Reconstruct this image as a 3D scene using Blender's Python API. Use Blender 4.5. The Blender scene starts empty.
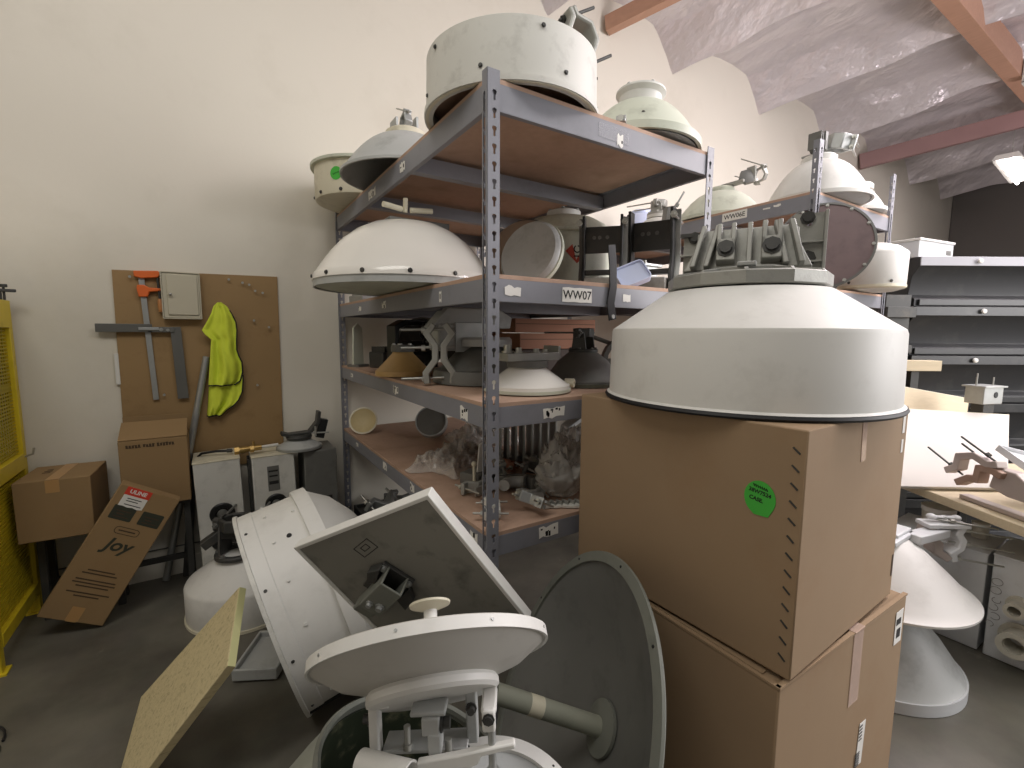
import bpy, bmesh, math, random
from mathutils import Vector, Matrix, noise, Euler
random.seed(7)
PI = math.pi
SC = bpy.context.scene
COL = SC.collection
V = Vector

# ------------------------------------------------------------------ materials
def lin(c):
    return tuple(((x/255)/12.92 if x/255 <= .04045 else ((x/255+.055)/1.055)**2.4) for x in c)

MATS = {}
def mat(name, rgb, rough=.6, metal=0., var=.12, scale=6., dirt=None, damt=.35, dscale=9., bump=.0, bscale=60., spec=.5, stretch=None, bdist=.01, **kw):
    m = bpy.data.materials.new(name); m.use_nodes = True
    nt = m.node_tree; n = nt.nodes; l = nt.links
    b = n['Principled BSDF']
    b.inputs['Roughness'].default_value = rough
    b.inputs['Metallic'].default_value = metal
    b.inputs['Specular IOR Level'].default_value = spec
    for k, v in kw.items():
        b.inputs[k.replace('_', ' ')].default_value = v
    tc = n.new('ShaderNodeTexCoord'); mp = n.new('ShaderNodeMapping')
    l.new(tc.outputs['Object'], mp.inputs['Vector'])
    if stretch: mp.inputs['Scale'].default_value = stretch
    nz = n.new('ShaderNodeTexNoise'); nz.inputs['Scale'].default_value = scale; nz.inputs['Detail'].default_value = 6
    l.new(mp.outputs[0], nz.inputs['Vector'])
    c = lin(rgb)
    mx = n.new('ShaderNodeMix'); mx.data_type = 'RGBA'
    mx.inputs['A'].default_value = tuple(x*(1-var) for x in c)+(1,)
    mx.inputs['B'].default_value = tuple(min(1, x*(1+var)) for x in c)+(1,)
    l.new(nz.outputs['Fac'], mx.inputs['Factor'])
    out = mx.outputs['Result']
    if dirt:
        n2 = n.new('ShaderNodeTexNoise'); n2.inputs['Scale'].default_value = dscale; n2.inputs['Detail'].default_value = 8
        n2.inputs['Roughness'].default_value = .65
        l.new(mp.outputs[0], n2.inputs['Vector'])
        rp = n.new('ShaderNodeValToRGB')
        rp.color_ramp.elements[0].position = .52; rp.color_ramp.elements[0].color = (0, 0, 0, 1)
        rp.color_ramp.elements[1].position = .75; rp.color_ramp.elements[1].color = (damt, damt, damt, 1)
        l.new(n2.outputs['Fac'], rp.inputs['Fac'])
        m2 = n.new('ShaderNodeMix'); m2.data_type = 'RGBA'
        l.new(rp.outputs['Color'], m2.inputs['Factor']); l.new(out, m2.inputs['A'])
        m2.inputs['B'].default_value = lin(dirt)+(1,)
        out = m2.outputs['Result']
    l.new(out, b.inputs['Base Color'])
    if bump:
        n3 = n.new('ShaderNodeTexNoise'); n3.inputs['Scale'].default_value = bscale; n3.inputs['Detail'].default_value = 5
        l.new(mp.outputs[0], n3.inputs['Vector'])
        bp = n.new('ShaderNodeBump'); bp.inputs['Strength'].default_value = bump; bp.inputs['Distance'].default_value = bdist
        l.new(n3.outputs['Fac'], bp.inputs['Height']); l.new(bp.outputs['Normal'], b.inputs['Normal'])
    MATS[name] = m
    return m

white   = mat('white_paint', (216, 215, 210), .5, dirt=(140, 136, 126), damt=.2, dscale=9, var=.04)
whiteg  = mat('gloss_white', (228, 225, 218), .14, var=.03)
dirtyw  = mat('dirty_white', (204, 203, 196), .55, dirt=(96, 92, 84), damt=.3, dscale=14, var=.07)
cream   = mat('cream_white', (214, 208, 186), .5, dirt=(120, 108, 80), damt=.4, var=.06)
palegrn = mat('pale_green_white', (200, 204, 188), .5, dirt=(110, 112, 96), damt=.4, var=.06)
offgrey = mat('pale_grey_paint', (176, 178, 176), .5, dirt=(96, 94, 88), damt=.4, var=.08)
greyd   = mat('dark_grey_paint', (104, 104, 100), .5, dirt=(60, 60, 56), damt=.5, var=.1)
dishgr  = mat('grey_green_dish', (112, 114, 106), .5, dirt=(66, 66, 60), damt=.5, var=.1)
olive   = mat('olive_mould', (92, 96, 84), .45, dirt=(188, 182, 150), damt=.5, dscale=14, var=.15)
mauve   = mat('mauve_primer', (118, 100, 100), .65, dirt=(84, 72, 74), damt=.5, var=.1)
alu     = mat('cast_aluminium', (158, 158, 152), .5, metal=.35, dirt=(84, 82, 76), damt=.45, dscale=14, var=.1, bump=.08, bscale=160)
galv    = mat('galvanised_steel', (168, 170, 168), .42, metal=.6, var=.15, scale=22)
steel   = mat('zinc_rod', (178, 178, 172), .35, metal=.7, var=.1)
dsteel  = mat('dark_steel', (66, 66, 64), .5, metal=.3, var=.2, dirt=(112, 104, 92), damt=.35)
black   = mat('black_paint', (26, 27, 27), .4, var=.2, dirt=(92, 90, 84), damt=.2)
blackm  = mat('black_case_paint', (30, 31, 33), .5, var=.15, dirt=(88, 88, 82), damt=.35, dscale=4)
greylip = mat('grey_lip_paint', (150, 150, 156), .45, var=.06)
rackp   = mat('rack_grey_paint', (128, 129, 136), .45, var=.06, dirt=(96, 94, 94), damt=.3, dscale=12)
rackd   = mat('slot_shadow', (20, 20, 20), .8, var=0)
osb     = mat('shelf_particle_board', (178, 148, 128), .75, var=.14, scale=40, dirt=(110, 84, 60), damt=.5, dscale=5)
card    = mat('cardboard', (150, 126, 98), .8, var=.06, scale=4, dirt=(140, 108, 76), damt=.45, dscale=3, bump=.03, bscale=30)
card2   = mat('cardboard_dark', (146, 119, 82), .8, var=.06, scale=4, dirt=(128, 96, 60), damt=.4, dscale=4, bump=.03, bscale=30)
cardr   = mat('cardboard_red', (150, 106, 84), .8, var=.08, scale=4)
hardb   = mat('hardboard', (150, 122, 82), .7, var=.1, scale=3, dirt=(112, 84, 50), damt=.5, dscale=6)
wallm   = mat('wall_paint', (216, 211, 198), .75, var=.025, scale=1.2, dirt=(170, 162, 144), damt=.18, dscale=1.6, bump=.04, bscale=40)
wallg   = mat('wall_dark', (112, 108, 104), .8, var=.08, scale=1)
insul   = mat('insulation_vinyl', (222, 216, 218), .3, var=.08, scale=2, bump=.9, bscale=2.2, bdist=.12, spec=.5, metal=.3, stretch=(1.6, .7, 1))
wood    = mat('beam_wood', (190, 148, 124), .6, var=.12, scale=6, stretch=(6, 1, 6))
woodp   = mat('beam_pink_paint', (160, 128, 126), .6, var=.1, scale=4)
ply     = mat('plywood', (196, 182, 154), .7, var=.12, scale=9, stretch=(1, 8, 8))
yellow  = mat('yellow_paint', (214, 190, 40), .45, var=.06, dirt=(150, 120, 20), damt=.35)
yellowd = mat('yellow_mesh_paint', (182, 164, 40), .5, var=.1)
hivis   = mat('hi_vis_fabric', (212, 226, 66), .8, var=.08, scale=14)
piping  = mat('black_piping', (30, 30, 28), .8)
orange  = mat('orange_clamp', (218, 104, 40), .45, var=.08)
woodh   = mat('wood_handle', (176, 120, 70), .5)
beige   = mat('beige_enamel', (190, 184, 164), .4, var=.03)
green   = mat('green_sticker', (66, 176, 60), .5, var=.04)
paper   = mat('paper_label', (226, 224, 218), .7, var=.03)
ink     = mat('ink', (24, 24, 24), .7, var=0)
inkd    = mat('ink_brown', (70, 54, 38), .8, var=0)
inkg    = mat('ink_dark_green', (52, 54, 42), .8, var=.1)
redink  = mat('red_ink', (206, 62, 42), .6, var=.05)
redlab  = mat('red_label', (176, 70, 50), .6, var=.1)
brass   = mat('brass', (176, 146, 90), .35, metal=.8, var=.1)
bluew   = mat('blue_white_plastic', (196, 206, 232), .3, var=.03)
frp     = mat('fibreglass_sheet', (196, 182, 142), .6, var=.14, scale=7, stretch=(2, 9, 9), dirt=(92, 80, 48), damt=.7, dscale=9, bump=.15, bscale=20)
frpe    = mat('fibreglass_edge', (206, 204, 150), .5, var=.08)
rubber  = mat('rubber', (24, 24, 26), .6, var=.1)
plast   = mat('clear_film', (226, 220, 212), .14, var=.05, Alpha=.3)
tape    = mat('clear_tape', (222, 196, 180), .15, var=.08, scale=40, Alpha=.5)
pinkm   = mat('bare_casting', (176, 164, 158), .5, metal=.3, var=.12)
pvc     = mat('ivory_pvc', (196, 192, 178), .45, var=.05, dirt=(120, 112, 96), damt=.3)
boxpale = mat('pale_enamel', (206, 208, 210), .4, var=.04, dirt=(150, 148, 142), damt=.3)

def floor_material():
    m = bpy.data.materials.new('stained_concrete'); m.use_nodes = True
    nt = m.node_tree; n = nt.nodes; l = nt.links; b = n['Principled BSDF']
    tc = n.new('ShaderNodeTexCoord')
    def nz(s, d=8, r=.6):
        q = n.new('ShaderNodeTexNoise'); q.inputs['Scale'].default_value = s; q.inputs['Detail'].default_value = d; q.inputs['Roughness'].default_value = r
        l.new(tc.outputs['Object'], q.inputs['Vector']); return q
    a = nz(1.3); c = nz(7.); e = nz(3.1, 10, .7)
    r1 = n.new('ShaderNodeValToRGB')
    r1.color_ramp.elements[0].position = .3; r1.color_ramp.elements[0].color = lin((64, 62, 56))+(1,)
    r1.color_ramp.elements[1].position = .72; r1.color_ramp.elements[1].color = lin((128, 124, 112))+(1,)
    l.new(a.outputs['Fac'], r1.inputs['Fac'])
    r2 = n.new('ShaderNodeValToRGB')
    r2.color_ramp.elements[0].position = .63; r2.color_ramp.elements[0].color = (0, 0, 0, 1)
    r2.color_ramp.elements[1].position = .72; r2.color_ramp.elements[1].color = (.45, .45, .45, 1)
    l.new(e.outputs['Fac'], r2.inputs['Fac'])
    mx = n.new('ShaderNodeMix'); mx.data_type = 'RGBA'
    l.new(r2.outputs['Color'], mx.inputs['Factor']); l.new(r1.outputs['Color'], mx.inputs['A']); mx.inputs['B'].default_value = lin((168, 162, 150))+(1,)
    m2 = n.new('ShaderNodeMix'); m2.data_type = 'RGBA'; m2.blend_type = 'MULTIPLY'; m2.inputs['Factor'].default_value = .5
    l.new(mx.outputs['Result'], m2.inputs['A']); l.new(c.outputs['Color'], m2.inputs['B'])
    r3 = n.new('ShaderNodeMix'); r3.data_type = 'RGBA'; r3.inputs['Factor'].default_value = .75
    l.new(m2.outputs['Result'], r3.inputs['A']); l.new(mx.outputs['Result'], r3.inputs['B'])
    l.new(r3.outputs['Result'], b.inputs['Base Color'])
    rr = n.new('ShaderNodeMapRange'); rr.inputs['To Min'].default_value = .3; rr.inputs['To Max'].default_value = .6
    l.new(c.outputs['Fac'], rr.inputs['Value']); l.new(rr.outputs['Result'], b.inputs['Roughness'])
    return m
concrete = floor_material()

def emat(name, rgb, s):
    m = bpy.data.materials.new(name); m.use_nodes = True
    b = m.node_tree.nodes['Principled BSDF']
    b.inputs['Base Color'].default_value = (.9, .9, .9, 1)
    b.inputs['Emission Color'].default_value = lin(rgb)+(1,); b.inputs['Emission Strength'].default_value = s
    return m
lampm = emat('fluorescent_tube', (255, 246, 244), 14)

# ------------------------------------------------------------------ mesh builder
I4 = Matrix.Identity(4)
def axM(c, a, x=None):
    """matrix with origin c and local z along a; x: hint for local x"""
    a = V(a).normalized(); x = V(x) if x is not None else (V((1, 0, 0)) if abs(a.x) < .9 else V((0, 1, 0)))
    x = (x - a*x.dot(a)).normalized(); y = a.cross(x)
    M = Matrix((x, y, a)).transposed().to_4x4(); M.translation = V(c); return M
def T(x, y, z): return Matrix.Translation((x, y, z))
def Rz(d): return Matrix.Rotation(math.radians(d), 4, 'Z')
def Rx(d): return Matrix.Rotation(math.radians(d), 4, 'X')
def Ry(d): return Matrix.Rotation(math.radians(d), 4, 'Y')
def S(s): return Matrix.Scale(s, 4)

class MB:
    def __init__(s): s.v = []; s.f = []
    def add(s, vs, fs, M=I4):
        o = len(s.v); s.v += [M @ V(p) for p in vs]; s.f += [[i+o for i in f] for f in fs]; return s
    def box(s, c, d, M=I4):
        x, y, z = c; a, b, e = d[0]/2, d[1]/2, d[2]/2
        vs = [(x-a,y-b,z-e),(x+a,y-b,z-e),(x+a,y+b,z-e),(x-a,y+b,z-e),(x-a,y-b,z+e),(x+a,y-b,z+e),(x+a,y+b,z+e),(x-a,y+b,z+e)]
        return s.add(vs, [(0,3,2,1),(4,5,6,7),(0,1,5,4),(1,2,6,5),(2,3,7,6),(3,0,4,7)], M)
    def cyl(s, p0, p1, r, n=14, r2=None, M=I4):
        p0 = V(p0); p1 = V(p1); A = axM(p0, p1-p0); L = (p1-p0).length; r2 = r if r2 is None else r2
        vs = []
        for z, q in ((0, r), (L, r2)):
            for i in range(n): vs.append(A @ V((q*math.cos(2*PI*i/n), q*math.sin(2*PI*i/n), z)))
        fs = [(i, (i+1) % n, n+(i+1) % n, n+i) for i in range(n)] + [tuple(range(n-1, -1, -1)), tuple(range(n, 2*n))]
        return s.add(vs, fs, M)
    def pipe(s, p0, p1, r, ri, n=24, M=I4):
        p0 = V(p0); p1 = V(p1); L = (p1-p0).length
        return s.lathe([(r, 0), (r, L), (ri, L), (ri, 0)], n, M @ axM(p0, p1-p0), closed=True)
    def tube(s, path, r, n=8, M=I4, closed=False):
        P = [V(p) for p in path]; k = len(P); vs = []; up = None
        for i in range(k):
            t = (P[(i+1) % k]-P[i-1]) if closed else (P[min(i+1, k-1)]-P[max(i-1, 0)])
            t.normalize()
            if up is None: up = V((0, 0, 1)) if abs(t.z) < .9 else V((1, 0, 0))
            x = (up - t*up.dot(t)).normalized(); y = t.cross(x); up = x
            for j in range(n): vs.append(P[i] + r*(math.cos(2*PI*j/n)*x + math.sin(2*PI*j/n)*y))
        fs = []
        for i in range(k if closed else k-1):
            a = i*n; b = ((i+1) % k)*n
            fs += [(a+j, a+(j+1) % n, b+(j+1) % n, b+j) for j in range(n)]
        if not closed: fs += [tuple(range(n-1, -1, -1)), tuple(range((k-1)*n, k*n))]
        return s.add(vs, fs, M)
    def lathe(s, prof, n=56, M=I4, closed=False):
        vs = []; ring = []
        for r, z in prof:
            if r < 1e-6: ring.append([len(vs)]); vs.append((0, 0, z))
            else:
                ring.append(list(range(len(vs), len(vs)+n)))
                vs += [(r*math.cos(2*PI*i/n), r*math.sin(2*PI*i/n), z) for i in range(n)]
        fs = []; k = len(prof)
        for q in range(k if closed else k-1):
            a = ring[q]; b = ring[(q+1) % k]
            for i in range(n):
                j = (i+1) % n
                if len(a) == 1 and len(b) == 1: continue
                if len(a) == 1: fs.append((a[0], b[i], b[j]))
                elif len(b) == 1: fs.append((a[i], b[0], a[j]))
                else: fs.append((a[i], b[i], b[j], a[j]))
        return s.add(vs, fs, M)
    def prism(s, pts, z0, z1, M=I4):
        n = len(pts)
        vs = [(x, y, z0) for x, y in pts] + [(x, y, z1) for x, y in pts]
        fs = [tuple(range(n-1, -1, -1)), tuple(range(n, 2*n))] + [(i, (i+1) % n, n+(i+1) % n, n+i) for i in range(n)]
        return s.add(vs, fs, M)
    def strip(s, path, w, h, M=I4, closed=False):
        """flat bar of width w following a 2D path, h deep along z"""
        P = [V((p[0], p[1])) for p in path]; k = len(P); L = []; Rr = []
        for i in range(k):
            a = P[i]-P[i-1] if (i > 0 or closed) else P[1]-P[0]
            b = P[(i+1) % k]-P[i] if (i < k-1 or closed) else a
            a.normalize(); b.normalize(); na = V((-a.y, a.x)); nb = V((-b.y, b.x)); m = (na+nb)
            m = m.normalized()/max(.35, math.cos(na.angle(nb)/2)) if m.length > 1e-6 else na
            L.append(P[i]+m*w/2); Rr.append(P[i]-m*w/2)
        vs = []
        for i in range(k):
            for q in (L[i], Rr[i]):
                vs += [(q.x, q.y, -h/2), (q.x, q.y, h/2)]
        fs = []
        for i in range(k if closed else k-1):
            a = 4*i; b = 4*((i+1) % k)
            fs += [(a, a+1, b+1, b), (a+2, b+2, b+3, a+3), (a+1, a+3, b+3, b+1), (a, b, b+2, a+2)]
        if not closed:
            e = 4*(k-1); fs += [(0, 2, 3, 1), (e, e+1, e+3, e+2)]
        return s.add(vs, fs, M)
    def sphere(s, c, r, n=12, M=I4, sq=(1, 1, 1)):
        pr = [(r*math.sin(PI*i/n), -r*math.cos(PI*i/n)) for i in range(n+1)]
        return s.lathe(pr, 2*n, M @ T(*c) @ Matrix.Diagonal((sq[0], sq[1], sq[2], 1)))
    def bolt(s, c, a, r, h=None, M=I4):
        c = V(c); a = V(a).normalized(); h = h or r
        s.lathe([(0, h), (r, h), (r, h*.25), (r*1.5, h*.25), (r*1.5, 0), (0, 0)], 8, M @ axM(c, a)); return s
    def smooth_noise(s, amp, sc, seed=0):
        for p in s.v:
            q = p*sc+V((seed*3.1, seed*1.7, seed))
            p += V((noise.noise(q), noise.noise(q+V((9, 2, 5))), noise.noise(q+V((3, 8, 1)))))*amp
        return s

SPLIT = {'bolt', 'rivet', 'screw', 'rim_bolt', 'flange_bolt', 'base_bolt', 'bolt_hole', 'staple', 'stud', 'ring_bolt', 'collar_bolt', 'lug_bolt', 'plate_bolt', 'side_wall', 'hub_arm', 'print_line', 'nail', 'slide_bolt', 'side_fins', 'hanger_bolt', 'print_mark', 'handle', 'plate_bolt', 'upright_bolt', 'web', 'rear_plate_rib', 'front_ledge', 'wing_bracket', 'label_print', 'cross_plate', 'side_print', 'panel_print', 'plate_print'}
def islands(mb):
    p = list(range(len(mb.v)))
    def fd(i):
        while p[i] != i: p[i] = p[p[i]]; i = p[i]
        return i
    for f in mb.f:
        for q in f[1:]: p[fd(q)] = fd(f[0])
    g = {}
    for f in mb.f: g.setdefault(fd(f[0]), []).append(f)
    out = []
    for k, fs in g.items():
        n = MB(); ix = {}
        for f in fs:
            for i in f:
                if i not in ix: ix[i] = len(n.v); n.v.append(mb.v[i])
        n.f = [[ix[i] for i in f] for f in fs]; out.append(n)
    return out
def part(name, mb, m, parent=None, **k):
    if name in SPLIT and parent is not None:
        L = islands(mb)
        if len(L) > 1:
            return [part1(name.rstrip('s') if name.endswith('fins') else name, q, m, parent, **k) for q in L][-1]
    return part1(name, mb, m, parent, **k)
def part1(name, mb, m, parent=None, bevel=0., ang=32, label=None, seg=2, solid=0):
    me = bpy.data.meshes.new(name)
    me.from_pydata([tuple(p) for p in mb.v], [], mb.f); me.update()
    bm = bmesh.new(); bm.from_mesh(me); bmesh.ops.recalc_face_normals(bm, faces=bm.faces); bm.to_mesh(me); bm.free()
    me.polygons.foreach_set('use_smooth', [True]*len(me.polygons))
    me.set_sharp_from_angle(angle=math.radians(ang))
    o = bpy.data.objects.new(name, me); COL.objects.link(o)
    me.materials.append(m)
    if parent is not None: o.parent = parent
    if solid:
        q = o.modifiers.new('solid', 'SOLIDIFY'); q.thickness = solid; q.offset = 0
    if bevel:
        b = o.modifiers.new('bevel', 'BEVEL'); b.width = bevel; b.segments = seg; b.limit_method = 'ANGLE'; b.angle_limit = math.radians(40)
        b.harden_normals = False
    if label: o['label'] = label
    return o

def thing(name, label, cat, M=I4, group=None):
    o = bpy.data.objects.new(name, None); COL.objects.link(o); o.empty_display_size = .05
    o.matrix_world = M if isinstance(M, Matrix) else T(*M)
    o['label'] = label; o['category'] = cat
    if group: o['group'] = group
    return o
def tag(o, label, cat, M=I4, group=None):
    o['label'] = label; o['category'] = cat
    if group: o['group'] = group
    o.matrix_world = M if isinstance(M, Matrix) else T(*M)
    return o
def struct(name, mb, m, **k):
    o = part(name, mb, m, **k); o['kind'] = 'structure'; return o
def spart(name, mb, m, parent, **k):
    o = part(name, mb, m, parent, **k); o['kind'] = 'structure'; return o

def text(string, size, m, parent, M, name='lettering', shear=0, bold=0, ext=.0004, sx=1):
    cu = bpy.data.curves.new('t', 'FONT'); cu.body = string; cu.size = size; cu.align_x = 'CENTER'; cu.align_y = 'CENTER'
    cu.shear = shear; cu.offset = bold; cu.extrude = ext; cu.resolution_u = 3
    to = bpy.data.objects.new('t', cu); COL.objects.link(to)
    dg = bpy.context.evaluated_depsgraph_get(); dg.update()
    me = bpy.data.meshes.new_from_object(to.evaluated_get(dg))
    mb = MB(); D = Matrix.Diagonal((sx, 1, 1, 1))
    mb.add([v.co for v in me.vertices], [tuple(p.vertices) for p in me.polygons], M @ D)
    bpy.data.objects.remove(to); bpy.data.curves.remove(cu); bpy.data.meshes.remove(me)
    return part(name, mb, m, parent, ang=20)

def holed_plate(outer, holes, thick):
    """2D outline with holes -> (verts, faces), extruded +-thick/2 about z=0"""
    cu = bpy.data.curves.new('h', 'CURVE'); cu.dimensions = '2D'; cu.fill_mode = 'BOTH'; cu.extrude = thick/2
    for pts in [outer]+holes:
        sp = cu.splines.new('POLY'); sp.points.add(len(pts)-1); sp.use_cyclic_u = True
        for i, p in enumerate(pts): sp.points[i].co = (p[0], p[1], 0, 1)
    to = bpy.data.objects.new('h', cu); COL.objects.link(to)
    dg = bpy.context.evaluated_depsgraph_get(); dg.update()
    me = bpy.data.meshes.new_from_object(to.evaluated_get(dg))
    r = ([tuple(v.co) for v in me.vertices], [tuple(p.vertices) for p in me.polygons])
    bpy.data.objects.remove(to); bpy.data.curves.remove(cu); bpy.data.meshes.remove(me)
    return r
def ngon(cx, cy, r, n=10, a0=0): return [(cx+r*math.cos(a0+2*PI*i/n), cy+r*math.sin(a0+2*PI*i/n)) for i in range(n)]
def rrect(w, h, r, n=4):
    pts = []
    for cx, cy, a in ((w/2-r, h/2-r, 0), (-w/2+r, h/2-r, 90), (-w/2+r, -h/2+r, 180), (w/2-r, -h/2+r, 270)):
        for i in range(n+1):
            t = math.radians(a+90*i/n); pts.append((cx+r*math.cos(t), cy+r*math.sin(t)))
    return pts

# ------------------------------------------------------------------ camera
H = 1.45
yaw, pit, roll = math.radians(32.8), math.radians(6.3), math.radians(.35)
fh = V((math.sin(yaw), math.cos(yaw), 0)); r0 = V((math.cos(yaw), -math.sin(yaw), 0)); zz = V((0, 0, 1))
fw = math.cos(pit)*fh - math.sin(pit)*zz; up0 = math.sin(pit)*fh + math.cos(pit)*zz
rt = math.cos(roll)*r0 + math.sin(roll)*up0; up = math.cos(roll)*up0 - math.sin(roll)*r0
cam = bpy.data.cameras.new('camera'); co = bpy.data.objects.new('camera', cam); COL.objects.link(co)
Mc = Matrix((rt, up, -fw)).transposed().to_4x4(); Mc.translation = (0, 0, H); co.matrix_world = Mc
cam.sensor_width = 36; cam.sensor_fit = 'HORIZONTAL'; cam.lens = 36*463/1024; cam.clip_start = .02
SC.camera = co

# ------------------------------------------------------------------ setting
YW = 3.31
def wall_quad(name, pts, m): return struct(name, MB().add(pts, [(0, 1, 2, 3)]), m)
struct('floor', MB().add([(-4, -5, 0), (13, -5, 0), (13, YW+.1, 0), (-4, YW+.1, 0)], [(0, 1, 2, 3)]), concrete)
struct('wall_back', MB().box((4.5, YW+.06, 2.6), (17, .12, 5.2)), wallm)
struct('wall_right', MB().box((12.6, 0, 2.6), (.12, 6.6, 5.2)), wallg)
struct('wall_left', MB().box((-3.1, -.8, 2.6), (.12, 8.2, 5.2)), wallm)
struct('baseboard_back', MB().box((-.9, YW-.006, .05), (3.2, .012, .1)), wallm)
# seam low on the wall
struct('trim_1', MB().box((-.3, YW-.003, .17), (2.0, .006, .006)), greyd)
cd = V((.431, -.892, .138)).normalized()
prof = []
for k in range(-5, 8):
    x0 = 4.03+1.57*k
    prof += [(x0, 4.04), (x0+.03, 4.09), (x0+.06, 4.14), (x0+.11, 4.19), (x0+.16, 4.24), (x0+.23, 4.285), (x0+.3, 4.32), (x0+.4, 4.36), (x0+.5, 4.385), (x0+.62, 4.405), (x0+.75, 4.42), (x0+.87, 4.424), (x0+1.0, 4.425), (x0+1.13, 4.415), (x0+1.26, 4.40), (x0+1.31, 4.36), (x0+1.36, 4.31), (x0+1.41, 4.245), (x0+1.46, 4.19), (x0+1.54, 4.07)]
mb = MB(); nv = 90; vs = []; fs = []
for i, (x, z) in enumerate(prof):
    for j in range(nv+1):
        t = 7.5*j/nv - .15
        p = V((x, YW, z)) + cd*t
        lowness = (4.43-z)/.39
        wr = .06*noise.noise(V((x*2.2, t*1.1, 0)))+.05*noise.noise(V((x*5, t*1.6, 5)))+.03*noise.noise(V((x*9, t*2.6, 9)))
        p.z += wr*min(1, t*2) + .1*min(1, max(0, t)/1.5)*lowness
        vs.append(p)
for i in range(len(prof)-1):
    for j in range(nv): fs.append((i*(nv+1)+j, i*(nv+1)+j+1, (i+1)*(nv+1)+j+1, (i+1)*(nv+1)+j))
ce = struct('ceiling', mb.add(vs, fs), insul, ang=55)
def beam(name, p0, p1, w, h, m):
    p0 = V(p0); p1 = V(p1); d = p1-p0; M = axM(p0, d, V((0, 0, 1)))
    return struct(name, MB().box((0, 0, d.length/2), (h, w, d.length), M), m, bevel=.004)
for k, (x, m, z) in enumerate(((3.10, wood, 4.17), (8.28, woodp, 4.02))):
    p = V((x, YW-.02, z)); beam('trim_%d' % (k+2), p, p+cd*5.5, .09, .21 if k else .13, m)
girder = beam('trim_5', (3.0, 1.66, 4.50), (11.8, 1.66, 4.50), .14, .26, wood)
spart('joist_hanger', MB().box((7.9, 1.57, 4.44), (.12, .02, .32)).box((7.9, 1.54, 4.3), (.12, .08, .012)), white, girder, label='white metal joist hanger')

# fluorescent fixtures (one in view)
def fixture(c, ang, label, L=1.25):
    t = thing('fluorescent_light', label, 'ceiling light', T(*c) @ Rz(ang))
    part('housing', MB().prism([(-.1, .06), (.1, .06), (.14, 0), (-.14, 0)], -L/2, L/2, Matrix(((0, 0, 1, 0), (1, 0, 0, 0), (0, 1, 0, 0), (0, 0, 0, 1)))), white, t, bevel=.003)
    for s in (-1, 1):
        part('tube', MB().cyl((-L/2+.03, s*.055, -.022), (L/2-.03, s*.055, -.022), .018, 12), lampm, t)
    part('hanger', MB().cyl((-.4, 0, .06), (-.4, 0, .5), .004, 6).cyl((.4, 0, .06), (.4, 0, .5), .004, 6), steel, t)
fixture((9.45, 1.86, 3.72), 4, 'lit fluorescent tube fixture hanging under the insulated ceiling at right edge', 1.5)

# ------------------------------------------------------------------ rack
def keyhole(cx, cy, s=1., flip=1):
    return [(cx-.0035*s, cy-.012*s), (cx+.0035*s, cy-.012*s), (cx+.0035*s, cy+.002*s), (cx+.007*s, cy+.006*s), (cx+.007*s, cy+.012*s), (cx+.003*s, cy+.015*s), (cx-.003*s, cy+.015*s), (cx-.007*s, cy+.012*s), (cx-.007*s, cy+.006*s), (cx-.0035*s, cy+.002*s)]
def flange(w, h):
    holes = []; z = .06
    while z < h-.04:
        holes.append(keyhole(w*.55, z, 1.1 if w > .04 else .8)); z += .051
    return holed_plate([(0, 0), (w, 0), (w, h), (0, h)], holes, .0035)
def make_rack(name, label, x0, x1, y0, y1, hgt, shelves, cross, labels):
    t = thing(name, label, 'shelving rack', T(x0, y0, 0))
    W = x1-x0; Dp = y1-y0; w = .042; w2 = .03
    pa = flange(w, hgt); pb = flange(w2, hgt)
    for (cx, sx) in ((0, 1), (W, -1)):
        for (cy, sy) in ((0, 1), (Dp, -1)):
            mb = MB()
            # flange in the X direction (faces y)
            mb.add(pa[0], pa[1], Matrix(((sx, 0, 0, cx), (0, 0, 1, cy), (0, 1, 0, 0), (0, 0, 0, 1))))
            mb.add(pb[0], pb[1], Matrix(((0, 0, 1, cx), (sy, 0, 0, cy), (0, 1, 0, 0), (0, 0, 0, 1))))
            mb.box((cx+sx*.025, cy+sy*.02, .004), (.07, .06, .006))
            part('post', mb, rackp, t, ang=20)
    for zc, bh in shelves:
        zt = zc+bh/2
        for cy, sy in ((0, 1), (Dp, -1)):
            mb = MB().box((W/2, cy+sy*.006, zc), (W-.006, .003, bh)).box((W/2, cy+sy*.018, zt), (W-.006, .026, .003)).box((W/2, cy+sy*.014, zc-bh/2), (W-.006, .018, .003))
            part('beam', mb, rackp, t)
        for cx, sx in ((0, 1), (W, -1)):
            mb = MB().box((cx+sx*.006, Dp/2, zc), (.003, Dp-.006, bh)).box((cx+sx*.018, Dp/2, zt), (.026, Dp-.006, .003)).box((cx+sx*.014, Dp/2, zc-bh/2), (.018, Dp-.006, .003))
            part('beam', mb, rackp, t)
        for q in cross:
            part('cross_support', MB().box((W/2, Dp*q, zc-.008), (W-.03, .045, bh*.85)), rackp, t)
        part('shelf_board', MB().box((W/2, Dp/2, zt+.0085), (W-.012, Dp-.012, .014)), osb, t, bevel=.001)
    return t
RX0, RX1, RY0, RY1 = .72, 1.815, 1.26, 3.27
SH = [(.742, .066), (1.176, .066), (1.583, .068), (2.152, .076)]
rack = make_rack('shelving_rack', 'tall grey slotted steel rack with four brown boards, nearest the camera', RX0, RX1, RY0, RY1, 2.225, SH, (.33, .66), None)
Z4, Z3, Z2, Z1 = [z+h/2+.0165 for z, h in SH]
SH2 = [(.95, .066), (1.66, .07), (2.15, .076)]
rack2 = make_rack('shelving_rack', 'second grey slotted rack farther right, carrying dishes against the back wall', 2.70, 3.70, 1.26, 3.27, 2.46, SH2, (.33, .66), None)
Y1, Y2 = 2.15+.038+.0165, 1.66+.035+.0165
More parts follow.
